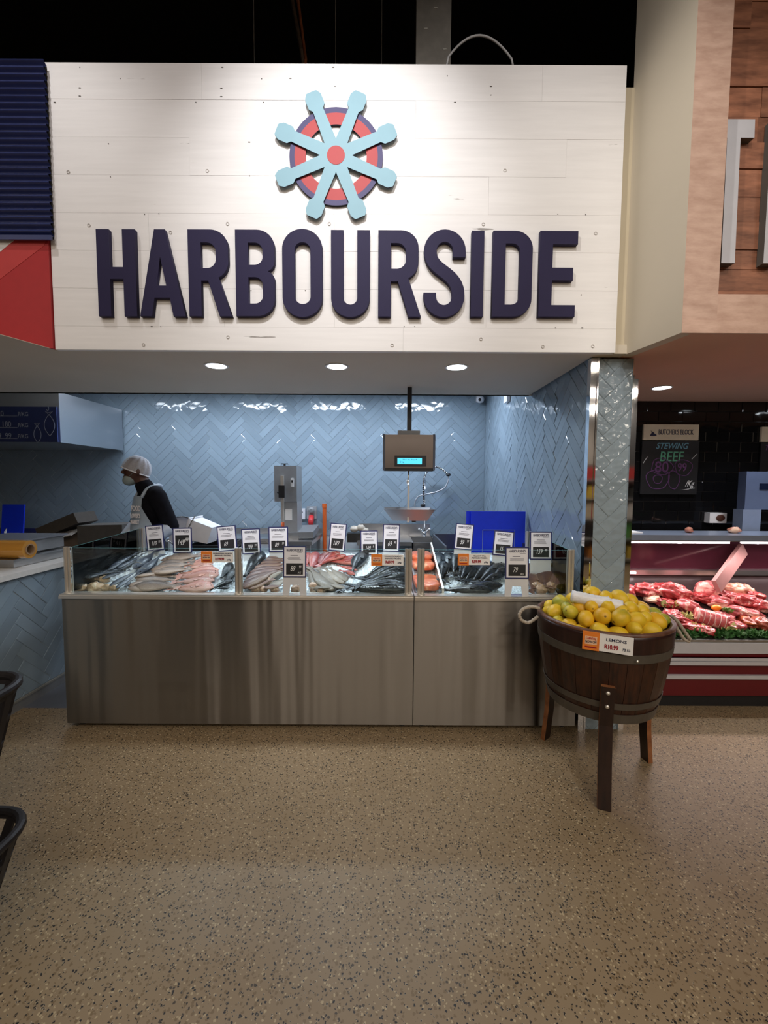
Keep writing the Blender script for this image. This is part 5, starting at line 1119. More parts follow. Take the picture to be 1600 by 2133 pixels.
MB().box(h1.x-.008, h1.x+.008, YS-.10, YS-.095, h1.z, UY(849, 1012, YS).z).bar((h1.x, YS-.098, UY(849, 1014, YS).z), (h1.x, YS, UY(849, 1004, YS).z), .016, .005).build('pan_strap', POST, hs)
pa, pb = UY(800, 1059, YS), UY(902, 1059, YS); zp = pa.z; xb0, xb1 = UY(818, 1083, YS).x, UY(888, 1083, YS).x; zb = UY(850, 1083, YS).z; t_ = .003
def panshell(o):
    T_ = [(pa.x+o, YS-.14+o, zp), (pb.x-o, YS-.14+o, zp), (pb.x-o, YS+.16-o, zp), (pa.x+o, YS+.16-o, zp)]; Bt = [(xb0+o, YS-.08, zb+o), (xb1-o, YS-.08, zb+o), (xb1-o, YS+.1, zb+o), (xb0+o, YS+.1, zb+o)]
    return T_+Bt
V = panshell(0)+panshell(t_)
MB().add(V, [(0, 1, 5, 4), (1, 2, 6, 5), (2, 3, 7, 6), (3, 0, 4, 7), (4, 5, 6, 7), (8, 12, 13, 9), (9, 13, 14, 10), (10, 14, 15, 11), (11, 15, 12, 8), (12, 15, 14, 13), (0, 8, 9, 1), (1, 9, 10, 2), (2, 10, 11, 3), (3, 11, 8, 0)]).build('pan', m_steel('pan_steel', (.25, .26, .28), .35, (1, 1, 1), .03, fine=False), hs)
MB().box(h1.x+.03, h1.x+.06, YS-.07, YS-.04, zb-.012, zb).build('pan_foot', BLK, hs)
# steel trough and blue cutting boards behind the shorter counter
tr = thing('steel_trough', 'dark steel trough behind the shorter counter, under the blue boards', 'trough', (.75, 3.75, .5))
zt = UY(900, 1112, 4.2).z
MB().box(.49, .505, 3.36, 4.2, .5, zt).box(.49, 1.2, 4.185, 4.2, .5, zt).box(1.185, 1.2, 3.36, 4.2, .5, zt).box(.49, 1.2, 3.36, 3.375, .5, .93).box(.49, 1.2, 3.36, 4.2, .5, .8).build('basin', mat('dark_steel_grey', srgb(98, 104, 114), .4, .6, var=.05), tr)
for x in (.53, 1.16):
    for y in (3.42, 4.15): MB().box(x-.025, x+.025, y-.025, y+.025, 0, .5).build('leg', STEEL2, tr)
Yb = 3.58
for i, (xa, xb, dy, lb) in enumerate(((972, 1080, .05, 'rear blue cutting board, its left edge showing behind the other'), (982, 1095, 0, 'front blue cutting board with an empty card holder on it'))):
    a, b_ = UY(xa, 1065, Yb+dy), UY(xb, 1066, Yb+dy); t = thing('blue_cutting_board', lb, 'cutting board', ((a.x+b_.x)/2, Yb+dy, .81), 'blue cutting boards behind the counter')
    MB().box(a.x, b_.x, Yb+dy, Yb+dy+.02, .802, a.z).build('board', BLUEB, t, bevel=.012, seg=2)
    if i: q0, q1 = UY(1005, 1103, Yb-.004), UY(1073, 1103, Yb-.004); MB().box(q0.x, q1.x, Yb-.006, Yb-.003, q0.z-.005, q0.z).box(q0.x, q0.x+.005, Yb-.006, Yb-.003, .9, q0.z).box(q1.x-.005, q1.x, Yb-.006, Yb-.003, .9, q0.z).build('card_holder', mat('clear_edge', srgb(120, 140, 210), .3, var=.05), t)
# white tub, bowl and crate on the bench behind the pale fish
bench(-1.66, -1.0, 3.72, 4.3, .88, 'low steel bench behind the long counter')
tb = thing('white_tub', 'white plastic tub tipped on its side behind the price cards', 'tub', UY(425, 1125, 3.95))
T0 = UY(424, 1106, 3.95)
ax_, ay_, az_ = Vector((.93, 0, -.3)).normalized(), Vector((0, 1, 0)), Vector((.3, 0, .93)).normalized()
def tubp(a, b, c): return T0+ax_*a+ay_*b+az_*c
def shell(ins):
    q = []
    for a, sx in ((-.105, 1.0), (.105, .82)):
        for b, c in ((-1, -1), (1, -1), (1, 1), (-1, 1)): q.append(tubp(a+(ins if a > 0 else 0)*-1, b*(.13*sx-ins), c*(.095*sx-ins)))
    return q
V = shell(0)+shell(.005)
MB().add(V, [(0, 1, 5, 4), (1, 2, 6, 5), (2, 3, 7, 6), (3, 0, 4, 7), (4, 5, 6, 7), (8, 12, 13, 9), (9, 13, 14, 10), (10, 14, 15, 11), (11, 15, 12, 8), (12, 15, 14, 13), (0, 8, 9, 1), (1, 9, 10, 2), (2, 10, 11, 3), (3, 11, 8, 0)]).build('tub_body', TUB, tb)
R4 = [tubp(-.105, b*.138, c*.103) for b, c in ((-1, -1), (1, -1), (1, 1), (-1, 1))]; MB().tube(R4, .008, 8, closed=True).build('tub_rim', TUB, tb)
MB().tube([tubp(-.07, -.13, .095), tubp(-.06, -.14, .14), tubp(-.09, -.14, .0)], .005, 8).build('wire_handle', POST, tb, smooth=True)
bw = thing('steel_bowl', 'steel bowl with a white inside standing on edge left of the white tub', 'bowl', UY(381, 1110, 3.95))
c = UY(379, 1107, 3.98); MB().lathe([(.14, 0), (.137, -.03), (.11, -.07), (.06, -.095), (0, -.1)], 32, c, (.35, -.9, .1)).build('bowl_shell', TUB, bw, smooth=True)
MB().lathe([(.135, .004), (.146, .004), (.146, -.006), (.135, -.006), (.135, .004)], 36, c, (.35, -.9, .1)).build('bowl_rim', CHROME, bw, smooth=True)
cr = thing('black_crate', 'black crate with honeycomb holes under the white tub', 'crate', UY(420, 1150, 3.75))
q0, q1 = UY(388, 1132, 3.72), UY(470, 1132, 3.72); zt = UY(430, 1136, 3.72).z
MB().box(q0.x, q1.x, 3.72, 3.735, zt-.045, zt).box(q0.x, q1.x, 4.12, 4.135, .882, zt).box(q0.x, q0.x+.012, 3.735, 4.12, .882, zt).box(q1.x-.012, q1.x, 3.735, 4.12, .882, zt).box(q0.x, q1.x, 3.735, 4.12, .882, .89).build('crate_body', BLK, cr)
mb = MB(); nx = 9
for j in range(3):
    for i in range(nx):
        x = q0.x+(q1.x-q0.x)*(i+.5+.25*(j % 2))/nx; z = .90+(zt-.05-.90)*(j+.5)/3
        mb.lathe([(.017, 0), (.021, 0), (.021, .008), (.017, .008), (.017, 0)], 6, (x, 3.73, z), (0, -1, 0))
mb.build('honeycomb', mat('pale_grid', srgb(120, 122, 126), .6, var=.1), cr)
# camera and box high on the walls
cc = thing('security_camera', 'small white dome camera in the corner below the soffit', 'camera', (1.13, 5.1, 2.50))
q = UY(1000, 832, 5.08); MB().ell(q, (.05, .05, .045), 14, 10).build('dome', TUB, cc, smooth=True); MB().box(q.x-.03, q.x+.03, 5.1, YB, q.z-.02, q.z+.08).build('bracket', TUB, cc); MB().ell(q+Vector((-.012, -.044, -.012)), (.018, .012, .018), 10, 8).build('lens', BLK, cc, smooth=True)
q = UX(1056, 832, XR-.01); tag(MB().box(XR-.035, XR-.004, q.y-.09, q.y+.03, q.z-.035, q.z+.12).build('wall_box', TUB, bevel=.004), 'white electrical box high on the right tiled wall', 'wall box')

# ------------------------------------------------------------------ person behind the counter
PB = Vector((-2.03, 3.66, 0)); FV = Vector((-.74, -.67, 0)).normalized(); LV = Vector((-FV.y, FV.x, 0))
FH = Vector((-.95, -.31, 0)).normalized(); LH = Vector((-FH.y, FH.x, 0)); HB = PB+FV*.03
def W(f, l, z): return PB+FV*f+LV*l+Vector((0, 0, z))
RP = Matrix((FV, LV, Vector((0, 0, 1)))).transposed(); RH = Matrix((FH, LH, Vector((0, 0, 1)))).transposed()
def WH(f, l, z): return HB+FH*(f-.02)+LH*l+Vector((0, 0, z))
pers = thing('person', 'person in hair net, face mask, black shirt and pale apron, turned left behind the counter', 'person', PB)
SKIN = mat('dark_skin', srgb(74, 46, 36), .5, var=.1, vscale=30); SHIRT = mat('black_shirt', (.007, .007, .010), .95, var=.2, vscale=40, spec=.1); APRON = mat('pale_apron', srgb(158, 172, 186), .45, var=.05, bump=.3, bscale=12); SLEEVE = mat('plastic_sleeve', srgb(186, 198, 214), .35, var=.05, bump=.35, bscale=25)
TROU = mat('dark_trousers', (.012, .012, .016), .8, var=.2); GLOVE = mat('blue_glove', srgb(60, 112, 160), .45, var=.06); MASK = mat('pale_mask', srgb(136, 148, 146), .8, var=.08); PRINT = mat('apron_print', srgb(236, 230, 232), .6, var=.03)
def caps(mb, pts, rs, n=14):
    pts = [Vector(p) for p in pts]
    for i in range(len(pts)-1): mb.tube([pts[i], pts[i+1]], [rs[i], rs[i+1]], n)
    for p, r in zip(pts, rs): mb.ell(p, (r, r, r), n, 8)
def remesh(mb, name, m, parent, vox, it=4, sm=.5):
    me = mb.mesh(name, [], True, off=Vector(parent['_o'])); o = pend(name, me, m, parent, Matrix.Identity(4))
    r = o.modifiers.new('r', 'REMESH'); r.mode = 'VOXEL'; r.voxel_size = vox; r.use_smooth_shade = True
    s = o.modifiers.new('s', 'SMOOTH'); s.factor = sm; s.iterations = it
    return o
def hand(mb, wrist, palm, d, up, side, s=1.0, curl=.5, r=.0095):
    """palm and five unequal bent fingers; d: finger direction, up: back of the hand, side: towards the thumb"""
    d, up, side = Vector(d).normalized(), Vector(up).normalized(), Vector(side).normalized()
    R = Matrix((d, side, up)).transposed(); mb.ell(palm, (.048*s, .042*s, .016*s), 14, 10, R); caps(mb, [wrist, palm-d*.02*s], [.028*s, .026*s])
    for k, (off, L) in enumerate(((.030, .070), (.010, .080), (-.010, .074), (-.029, .058))):
        a = palm+d*.038*s+side*off*s; q = d
        P = [a]
        for j, f in enumerate((.45, .32, .23)):
            q = (q-up*curl*(.35+.25*j)).normalized(); P.append(P[-1]+q*L*f*s)
        caps(mb, P, [r*s, r*s*.95, r*s*.88, r*s*.78], 8)
    t0 = palm-d*.02*s+side*.036*s; q = (d*.6+side*.8).normalized(); P = [t0, t0+q*.03*s, t0+q*.03*s+(d*.85+side*.35-up*.2).normalized()*.032*s]
    caps(mb, P, [r*1.2*s, r*1.05*s, r*.85*s], 8)
hc = (.085, 0, 1.612)
ELL, WRL, PLL = W(-.085, .285, 1.14), W(.10, .235, .985), W(.155, .21, .955)
ELR, WRR, PLR = W(.06, -.26, 1.12), W(.20, -.24, .975), W(.25, -.235, .935)
b = MB()
b.ell(WH(*hc), (.100, .076, .112), 20, 14, RH); b.ell(WH(.115, 0, 1.555), (.068, .058, .062), 16, 10, RH); b.ell(WH(.165, 0, 1.63), (.026, .055, .03), 12, 8, RH)
b.ell(WH(.192, 0, 1.590), (.020, .017, .016), 10, 8, RH); b.ell(WH(.180, 0, 1.605), (.014, .011, .026), 10, 8, RH); b.ell(WH(.178, 0, 1.55), (.018, .026, .010), 10, 8, RH); b.ell(WH(.176, 0, 1.536), (.016, .024, .009), 10, 8, RH)
for s in (-1, 1): b.ell(WH(.065, s*.078, 1.595), (.022, .011, .034), 10, 8, RH)
caps(b, [W(.005, 0, 1.40), WH(.055, 0, 1.53)], [.062, .056])
b.ell(W(0, 0, 1.28), (.115, .175, .19), 18, 12, RP); b.ell(W(.015, 0, 1.05), (.11, .15, .18), 18, 12, RP); b.ell(W(0, 0, .92), (.115, .16, .13), 18, 12, RP)
for s, el, wr in ((1, ELL, WRL), (-1, ELR, WRR)): caps(b, [W(-.01, s*.175, 1.385), el, wr], [.058, .042, .028])
for s in (-1, 1):
    caps(b, [W(0, s*.09, .90), W(.02, s*.10, .48), W(-.01, s*.10, .09)], [.085, .055, .038]); b.ell(W(.06, s*.10, .045), (.12, .043, .04), 12, 8, RP)
hand(b, WRL, PLL, FV-Vector((0, 0, .4)), LV*.9+Vector((0, 0, .3)), Vector((0, 0, 1))+FV*.3, .95, r=.0085); hand(b, WRR, PLR, FV-Vector((0, 0, .6)), FV*.4+Vector((0, 0, 1)), LV, .95, r=.0085)
remesh(b, 'body', SKIN, pers, .0075)
b = MB(); b.ell(W(-.005, 0, 1.285), (.128, .19, .185), 18, 12, RP); b.ell(W(.012, 0, 1.06), (.122, .162, .18), 18, 12, RP); caps(b, [W(-.005, 0, 1.38), WH(.035, 0, 1.475)], [.085, .071])
for s, el, wr in ((1, ELL, WRL), (-1, ELR, WRR)): caps(b, [W(-.012, s*.105, 1.405), W(-.012, s*.178, 1.385), el, el+(wr-el)*.12], [.075, .074, .060, .056])
remesh(b, 'shirt', SHIRT, pers, .011, 3)
b = MB()
for s in (-1, 1): caps(b, [W(0, s*.09, .93), W(.02, s*.10, .48), W(-.005, s*.10, .07)], [.105, .078, .062])
b.ell(W(0, 0, .93), (.125, .17, .12), 16, 10, RP); remesh(b, 'trousers', TROU, pers, .014, 3)
for el, wr, pl, up, dd, sd in ((ELL, WRL, PLL, LV*.9+Vector((0, 0, .3)), FV-Vector((0, 0, .4)), Vector((0, 0, 1))+FV*.3), (ELR, WRR, PLR, FV*.4+Vector((0, 0, 1)), FV-Vector((0, 0, .6)), LV)):
    b = MB(); caps(b, [el+(wr-el)*.08, el+(wr-el)*.5, wr], [.060, .050, .036]); remesh(b, 'plastic_sleeve', SLEEVE, pers, .009, 2)
    b = MB(); hand(b, wr, pl, dd, up, sd, 1.06, r=.0105); remesh(b, 'glove', GLOVE, pers, .0042, 2)
for s in (-1, 1):
    b = MB(); b.ell(W(.07, s*.10, .045), (.14, .052, .05), 14, 8, RP); b.box(*[v for q in ((W(.07, s*.1, 0).x-.06, W(.07, s*.1, 0).x+.06), (W(.07, s*.1, 0).y-.05, W(.07, s*.1, 0).y+.05), (0, .03)) for v in q]); remesh(b, 'shoe', BLK, pers, .012, 2)
# apron: a sheet wrapped round the front of the torso
def tor(z):
    T_ = [(.45, .20, .235, .03), (.75, .178, .215, .015), (.92, .158, .20, .005), (1.06, .148, .185, .012), (1.2, .146, .205, .0), (1.3, .142, .2, -.005), (1.38, .125, .17, -.005), (1.42, .11, .15, 0)]
    for (a, *A_), (b2, *B_) in zip(T_[:-1], T_[1:]):
        if a <= z <= b2: t = (z-a)/(b2-a); return [p+(q-p)*t for p, q in zip(A_, B_)]
    return T_[-1][1:] if z > 1 else T_[0][1:]
def half(z): return math.radians(42 if z > 1.3 else 42+(1.3-z)/.25*58 if z > 1.05 else 100)
V = []; NZ, NA = 40, 34
for e in (0, .003):
    for i in range(NZ+1):
        z = .5+(1.39-.5)*i/NZ; rf, rl, of = tor(z); h = half(z)
        for j in range(NA+1):
            a = -h+2*h*j/NA; wv = .006*math.sin(a*7)*max(0, (1.1-z))/.6; V.append(W(of+(rf+e+wv)*math.cos(a), (rl+e+wv)*math.sin(a), z))
n1 = (NZ+1)*(NA+1); Fc = []
for e in (0, 1):
    for i in range(NZ):
        for j in range(NA): o = e*n1+i*(NA+1)+j; Fc.append((o, o+1, o+NA+2, o+NA+1))
MB().add(V, Fc).build('apron', APRON, pers, smooth=True)
for s in (-1, 1):
    h = half(1.39)*.93; rf, rl, of = tor(1.385); P = [W(of+rf*math.cos(h), s*rl*math.sin(h), 1.375), W(.045, s*.108, 1.45), W(-.035, s*.098, 1.48), W(-.075, s*.05, 1.475), W(-.085, 0, 1.47)]
    MB().tube(catm(P, 6), .014, 8).build('apron_strap', APRON, pers, smooth=True)
    P = [W(.012-.03, s*.190, 1.03), W(-.09, s*.13, 1.02), W(-.135, 0, 1.01)]; MB().tube(catm(P, 6), .007, 8).build('waist_tie', APRON, pers, smooth=True)
for s, sz, z, dx in (('FOOD', .062, 1.285, 0), ("LOVER'S", .050, 1.225, 0), ('MARKET', .042, 1.172, 0)):
    a = math.radians(27); rf, rl, of = tor(z); P = W(of+(rf+.014)*math.cos(a), (rl+.014)*math.sin(a), z); nn = (FV*math.cos(a)+LV*math.sin(a)).normalized(); xx = Vector((0, 0, 1)).cross(nn)
    text(s, sz, PRINT, pers, frame(P-PB, xx, (0, 0, 1), nn), 'apron_print', xs=.62, ext=.0012, bold=.001)
# hair net, mask and strap
V = []; n_, m_ = 48, 16; keep = []
for i in range(m_+1):
    for k in range(n_):
        t = PI*.56*i/m_; a = 2*PI*k/n_; rp = 1+.035*math.sin(a*12)*min(1, i/5)
        tilt_ = .38; f_, l_, z_ = .110*math.sin(t)*math.cos(a)*rp, .086*math.sin(t)*math.sin(a)*rp, .118*math.cos(t)*rp
        f2 = f_*math.cos(tilt_)-z_*math.sin(tilt_); z2 = f_*math.sin(tilt_)+z_*math.cos(tilt_); V.append(WH(hc[0]+f2+.004, l_, hc[2]+z2+.002))
mb = MB().add(V, [(i*n_+k, (i+1)*n_+k, (i+1)*n_+(k+1) % n_, i*n_+(k+1) % n_) for i in range(m_) for k in range(n_)])
mb.build('hair_net', mat('net_white', (.72, .72, .76), .8, alpha=.5, var=.1, vscale=90), pers, smooth=True)
MB().tube(V[-n_:], .005, 6, closed=True).build('net_band', mat('net_band_white', (.75, .75, .78), .8, var=.1), pers, smooth=True)
mb = MB().ell(WH(.138, 0, 1.528), (.062, .060, .050), 18, 12, RH @ Matrix.Rotation(.45, 3, 'Y')).ell(WH(.165, 0, 1.522), (.034, .030, .026), 14, 10, RH); mb.build('face_mask', MASK, pers, smooth=True)
for s in (-1, 1): MB().tube([WH(.135, s*.062, 1.55), WH(.10, s*.079, 1.585), WH(.062, s*.088, 1.625)], .0022, 6).build('mask_strap', MASK, pers, smooth=True)
for s in (-1, 1): MB().ell(WH(.171, s*.032, 1.613), (.012, .014, .010), 10, 8, RH).build('eye', mat('eye_white', (.2, .17, .15), .2, var=.02), pers, smooth=True); MB().ell(WH(.181, s*.034, 1.613), (.004, .006, .006), 8, 6, RH).build('iris', EYEM, pers, smooth=True)

# ------------------------------------------------------------------ butcher: black tiles, boards, meat counter
YW = 3.78
wbk = struct(MB().box(1.36, 4.6, YW, YW+.1, 0, SOFZ).build('wall_butcher', BGROUT))
th, tw = .088, .21; iz = 0; z = SOFZ-.001; BT = None
while z > .98:
    x = 1.48+(-tw/2 if iz % 2 else 0)
    while x < 3.75:
        a, b_ = max(x, 1.40)+.0012, x+tw-.0012
        if b_-a > .02: 
            full = abs((b_-a)-(tw-.0024)) < 1e-4
            if full and BT is None: BT = tile_mesh([(-tw/2+.0012, -th/2+.0012), (tw/2-.0012, -th/2+.0012), (tw/2-.0012, th/2-.0012), (-tw/2+.0012, th/2-.0012)], (0, 0), .007, BTILE)
            me = BT if full else tile_mesh([(-(b_-a)/2, -th/2+.0012), ((b_-a)/2, -th/2+.0012), ((b_-a)/2, th/2-.0012), (-(b_-a)/2, th/2-.0012)], (0, 0), .007, BTILE)
            o = bpy.data.objects.new('tile', me); C.objects.link(o); o.parent = wbk
            o.matrix_local = Matrix.Translation(-Vector(wbk['_o'])) @ FW(((a+b_)/2, YW, z-th/2)) @ Matrix.Rotation(random.uniform(-.004, .004), 4, 'X') @ Matrix.Rotation(random.uniform(-.004, .004), 4, 'Y')
        x += tw
    z -= th; iz += 1
CREAM = mat('cream_board', srgb(226, 214, 186), .6, var=.06); CH1 = mat('chalk_cyan', srgb(110, 160, 180), .8, var=.1); CH2 = mat('chalk_green', srgb(96, 168, 136), .8, var=.1); CH3 = mat('chalk_purple', srgb(108, 66, 116), .8, var=.1)
YS2 = YW-.03
def board(x0, y0, x1, y1, lb, words):
    a, b_ = UY(x0, y0, YS2), UY(x1, y1, YS2); t = thing('butcher_sign', lb, 'sign', ((a.x+b_.x)/2, YS2, b_.z), 'cream butcher signs')
    MB().box(a.x, b_.x, YS2, YS2+.02, b_.z, a.z).build('board', CREAM, t, bevel=.002)
    if words:
        c = Vector(((a.x+b_.x)/2+.04, YS2-.001, (a.z+b_.z)/2))-Vector(t['_o']); H = a.z-b_.z
        text("BUTCHER'S BLOCK", H*.46, INK, t, FW(c), xs=.33*(b_.x-a.x)*2/(H*.46*8.9), bold=.001)
        p = Vector((a.x+.13*(b_.x-a.x)+.02, YS2-.001, (a.z+b_.z)/2-.012))-Vector(t['_o'])
        outline([[(-.03, -.02), (.03, -.02), (.028, -.008), (.012, 0), (0, .014), (-.012, .016), (-.024, .03), (-.014, .008), (-.022, -.006)]], .0006, INK, t, FW(p), 'emblem')
    return t
board(1342, 884, 1455, 917, "cream BUTCHER'S BLOCK sign above the chalkboard on black tiles", True)
board(1588, 889, 1690, 921, 'cream sign cut by the right edge of the view', False)
def chalkboard(x0, y0, x1, y1, lb, words):
    a, b_ = UY(x0, y0, YS2+.005), UY(x1, y1, YS2+.005); t = thing('chalkboard', lb, 'chalkboard', ((a.x+b_.x)/2, YS2, b_.z), 'butcher chalkboards')
    MB().box(a.x, b_.x, YS2+.004, YS2+.018, b_.z, a.z).build('slate', mat('slate', (.009, .009, .012), .5, var=.3, vscale=8), t, bevel=.002)
    Wd, Hd = b_.x-a.x, a.z-b_.z; o = Vector(t['_o'])
    for s, m, fx_, fz_, sz, xs, sh in words:
        text(s, sz*Hd, m, t, FW(Vector((a.x+fx_*Wd, YS2+.003, b_.z+fz_*Hd))-o), 'chalk_lettering', xs=xs, shear=sh, bold=.001)
    return t, a, b_
t, a, b_ = chalkboard(1338, 918, 1451, 1030, 'chalkboard reading STEWING BEEF in coloured chalk', [('STEWING', CH1, .52, .90, .16, .85, .3), ('BEEF', CH2, .52, .70, .26, .85, .1), ('80', CH3, .36, .50, .30, .9, 0), ('99', CH3, .72, .50, .22, .8, 0), ('/Kg', CHALK, .86, .2, .16, .7, .4)])
Wd, Hd = b_.x-a.x, a.z-b_.z
def bub(cx, cz, r0, r1, n=18, ph=0): return [(cx*Wd+r0*Wd*math.cos(2*PI*k/n)*(1+.12*math.sin(3*2*PI*k/n+ph)), cz*Hd+r1*Hd*math.sin(2*PI*k/n)*(1+.1*math.cos(2*2*PI*k/n+ph))) for k in range(n)]
outline([bub(.3, .28, .2, .2), bub(.3, .28, .08, .09, 12), bub(.58, .27, .1, .18, 14, 1), bub(.36, .52, .19, .15, 16, 2), bub(.74, .5, .15, .16, 16, .5)], 0, CH3, t, FW(Vector((a.x, YS2+.003, b_.z))-Vector(t['_o'])), 'chalk_scribble', stroke=.004)
outline([[(.86*Wd, .1*Hd), (.7*Wd, .08*Hd), (.96*Wd, .12*Hd)], [(.03*Wd, .58*Hd), (.1*Wd, .7*Hd)], [(.88*Wd, .66*Hd), (.97*Wd, .76*Hd)]], 0, CHALK, t, FW(Vector((a.x, YS2+.003, b_.z))-Vector(t['_o'])), 'chalk_stroke', cyclic=False, stroke=.003)
chalkboard(1586, 922, 1690, 1030, 'second chalkboard cut by the right edge of the view', [('Tr', CH3, .12, .9, .14, .8, .3)])
q = UY(1487, 1078, YW-.02); ws = thing('wall_dispenser', 'small white box on the black tiles above the meat counter', 'wall box', (q.x, YW-.04, q.z-.05))
MB().box(q.x-.075, q.x+.075, YW-.07, YW-.004, q.z-.045, q.z+.045).build('box', TUB, ws, bevel=.006); MB().ell((q.x+.02, YW-.072, q.z), (.04, .006, .03), 12, 8).build('stain', mat('brown_stain', srgb(84, 48, 36), .6, var=.2), ws)
qs = thing('till_scale', 'tall blue grey weighing scale display on a post behind the meat counter', 'scale', (3.1, 3.5, 1.12))
a, b_ = UY(1556, 982, 3.5), UY(1640, 1062, 3.5); BG = mat('blue_grey_plastic', srgb(92, 106, 136), .45, var=.04)
MB().box(a.x, b_.x, 3.5, 3.58, b_.z, a.z).build('display_head', BG, qs, bevel=.008); MB().box(a.x-.01, a.x+.14, 3.5, 3.6, 1.10, b_.z).build('post', mat('blue_grey_pale', srgb(128, 142, 168), .45, var=.04), qs, bevel=.006)
p0, p1 = UY(1583, 1007, 3.498), UY(1630, 1020, 3.498); MB().box(p0.x, p1.x, 3.496, 3.5, p1.z, p0.z).build('display', mat('dark_display', (.01, .015, .04), .1, var=.1), qs)

# meat counter
MX0, MX1 = 1.53, 4.4
mc = thing('meat_counter', 'glass fronted meat counter with red and white front panels', 'counter', (2.9, 3.1, 0))
MRED = mat('deep_red_panel', srgb(92, 10, 20), .35, var=.04); MWH = mat('white_bumper', srgb(196, 196, 202), .35, .2, var=.03)
MB().box(MX0, MX1, 2.79, 3.5, 0, .10).build('plinth', BLK, mc)
MB().box(MX0, MX1, 2.765, 3.5, .085, .205).build('lower_panel', MRED, mc, bevel=.003)
MB().box(MX0, MX1, 2.748, 2.80, .207, .232).build('lower_strip', MWH, mc, bevel=.006)
MB().box(MX0, MX1, 2.77, 3.4, .232, .31).build('middle_panel', MRED, mc)
MB().box(MX0, MX1, 2.745, 2.80, .303, .327).box(MX0, MX1, 2.745, 2.80, .334, .352).box(MX0, MX1, 2.755, 2.80, .30, .352).build('bumper', MWH, mc, bevel=.004)
MB().box(MX0, MX1, 2.77, 3.4, .352, .378).build('upper_panel', MRED, mc)
MB().box(MX0, MX1, 2.76, 2.85, .378, .45).build('top_band', MWH, mc, bevel=.006)
MB().box(MX0, MX1, 2.768, 2.86, .45, .468).build('ledge', STEEL2, mc, bevel=.003)
def mz(y): return .475+.53*(y-2.86)
def UM(px, py, h=0):
    d = ray(px, py); t = (.475-.53*2.86+h-1.5)/(d.z-.53*d.y); return d*t+Vector((0, 0, ZC))
MB().add([(MX0, 2.85, .465), (MX1, 2.85, .465), (MX1, 3.40, mz(3.4)), (MX0, 3.40, mz(3.4)), (MX0, 2.85, .44), (MX1, 2.85, .44), (MX1, 3.40, mz(3.4)-.03), (MX0, 3.40, mz(3.4)-.03)], [(0, 1, 2, 3), (7, 6, 5, 4), (0, 4, 5, 1), (2, 6, 7, 3), (0, 3, 7, 4), (1, 5, 6, 2)]).build('meat_deck', mat('dark_tray', srgb(60, 48, 48), .3, .4, var=.08), mc)
MB().box(MX0, MX1, 3.40, 3.42, .45, .775).build('rear_panel', mat('rear_dark', srgb(52, 30, 30), .4, var=.1), mc)
MB().box(MX0, MX1, 3.39, 3.46, .775, .815).build('rear_sill', STEEL2, mc, bevel=.003)
MB().box(MX0, MX1, 3.46, 3.62, .79, .805).build('rear_shelf', GREYSTEEL, mc)
MB().box(MX0, MX1, 3.14, 3.46, 1.092, 1.132).build('canopy', mat('canopy_steel', srgb(150, 162, 184), .3, .5, var=.03), mc, bevel=.004)
MB().box(MX0, MX1, 3.15, 3.44, 1.082, 1.092).build('canopy_underside', STEEL2, mc)
MB().box(MX0, MX1, 3.44, 3.452, .815, 1.085).build('rear_door', mat('rear_door_wine', srgb(58, 24, 34), .12, var=.15, vscale=5), mc)
V = [(MX0, 2.80, .47), (MX1, 2.80, .47), (MX1, 2.84, .72), (MX0, 2.84, .72), (MX1, 2.98, .95), (MX0, 2.98, .95), (MX1, 3.15, 1.085), (MX0, 3.15, 1.085)]
MB().add(V, [(0, 1, 2, 3), (3, 2, 4, 5), (5, 4, 6, 7)]).build('curved_glass', MEATGLASS, mc, smooth=True)
LEDM = mat('led_strip', (1, 1, 1), .5, emit=9, ecol=(1, .9, .92))
MB().box(MX0+.02, 2.62, 3.17, 3.195, 1.066, 1.081).build('light_tube', LEDM, mc); MB().box(MX0+.02, 2.05, 3.382, 3.389, .787, .800).build('light_tube', LEDM, mc); MB().box(2.72, MX1, 3.17, 3.195, 1.066, 1.081).build('light_tube', LEDM, mc)
lamp('case_lamp', 'AREA', (2.6, 3.16, 1.05), (2.6, 3.08, .6), 15, (1, .80, .80), 2.4, .05)
s0, s1 = UY(1548, 1144, 3.40), UY(1492, 1222, 3.1)
MB().bar(s0, s1, .10, .03, up=(0, 1, 0)).build('strut', mat('strut_pink', srgb(176, 132, 128), .35, .2, var=.04), mc, bevel=.004)
MEAT = m_meat('red_meat', srgb(176, 54, 56), srgb(222, 160, 150), 9, .57); MEAT2 = m_meat('pink_meat', srgb(192, 86, 88), srgb(226, 172, 160), 11, .56); MEAT3 = m_meat('spiced_meat', srgb(150, 62, 40), srgb(196, 118, 70), 12, .58); FATM = m_meat('fat_meat', srgb(214, 140, 116), srgb(236, 196, 170), 8, .5)
mo_, ms = (1300, 1200), 5.333
def meat(nm, zx, zy, wx, wy, m, lb, ang=0, hh=.055, amp=.22, seed=0, fr=2.1):
    p = UM(mo_[0]+zx/ms, mo_[1]+zy/ms, hh*.6); s = p.y/F_PX/ms/2; R = Matrix.Rotation(math.radians(ang), 3, 'Y')
    return blob(nm, p, (wx*s, max(.07, wy*s*1.2), max(hh, wy*s*.7)), m, lb, 'meat', 'cuts of meat in the case', amp, fr, 90+seed, R=R.to_euler(), n=40, mm=26)
meat('beef_joint', 40, 170, 130, 150, MEAT, 'red beef joint half hidden by the tiled column', 0, .06, .2, 1)
meat('beef_joint', 260, 165, 330, 170, MEAT, 'long red beef joint at the back left of the case', 8, .06, .3, 2)
meat('beef_joint', 560, 190, 420, 190, MEAT, 'large marbled beef joint at the back, left of the strut', 18, .07, .28, 3)
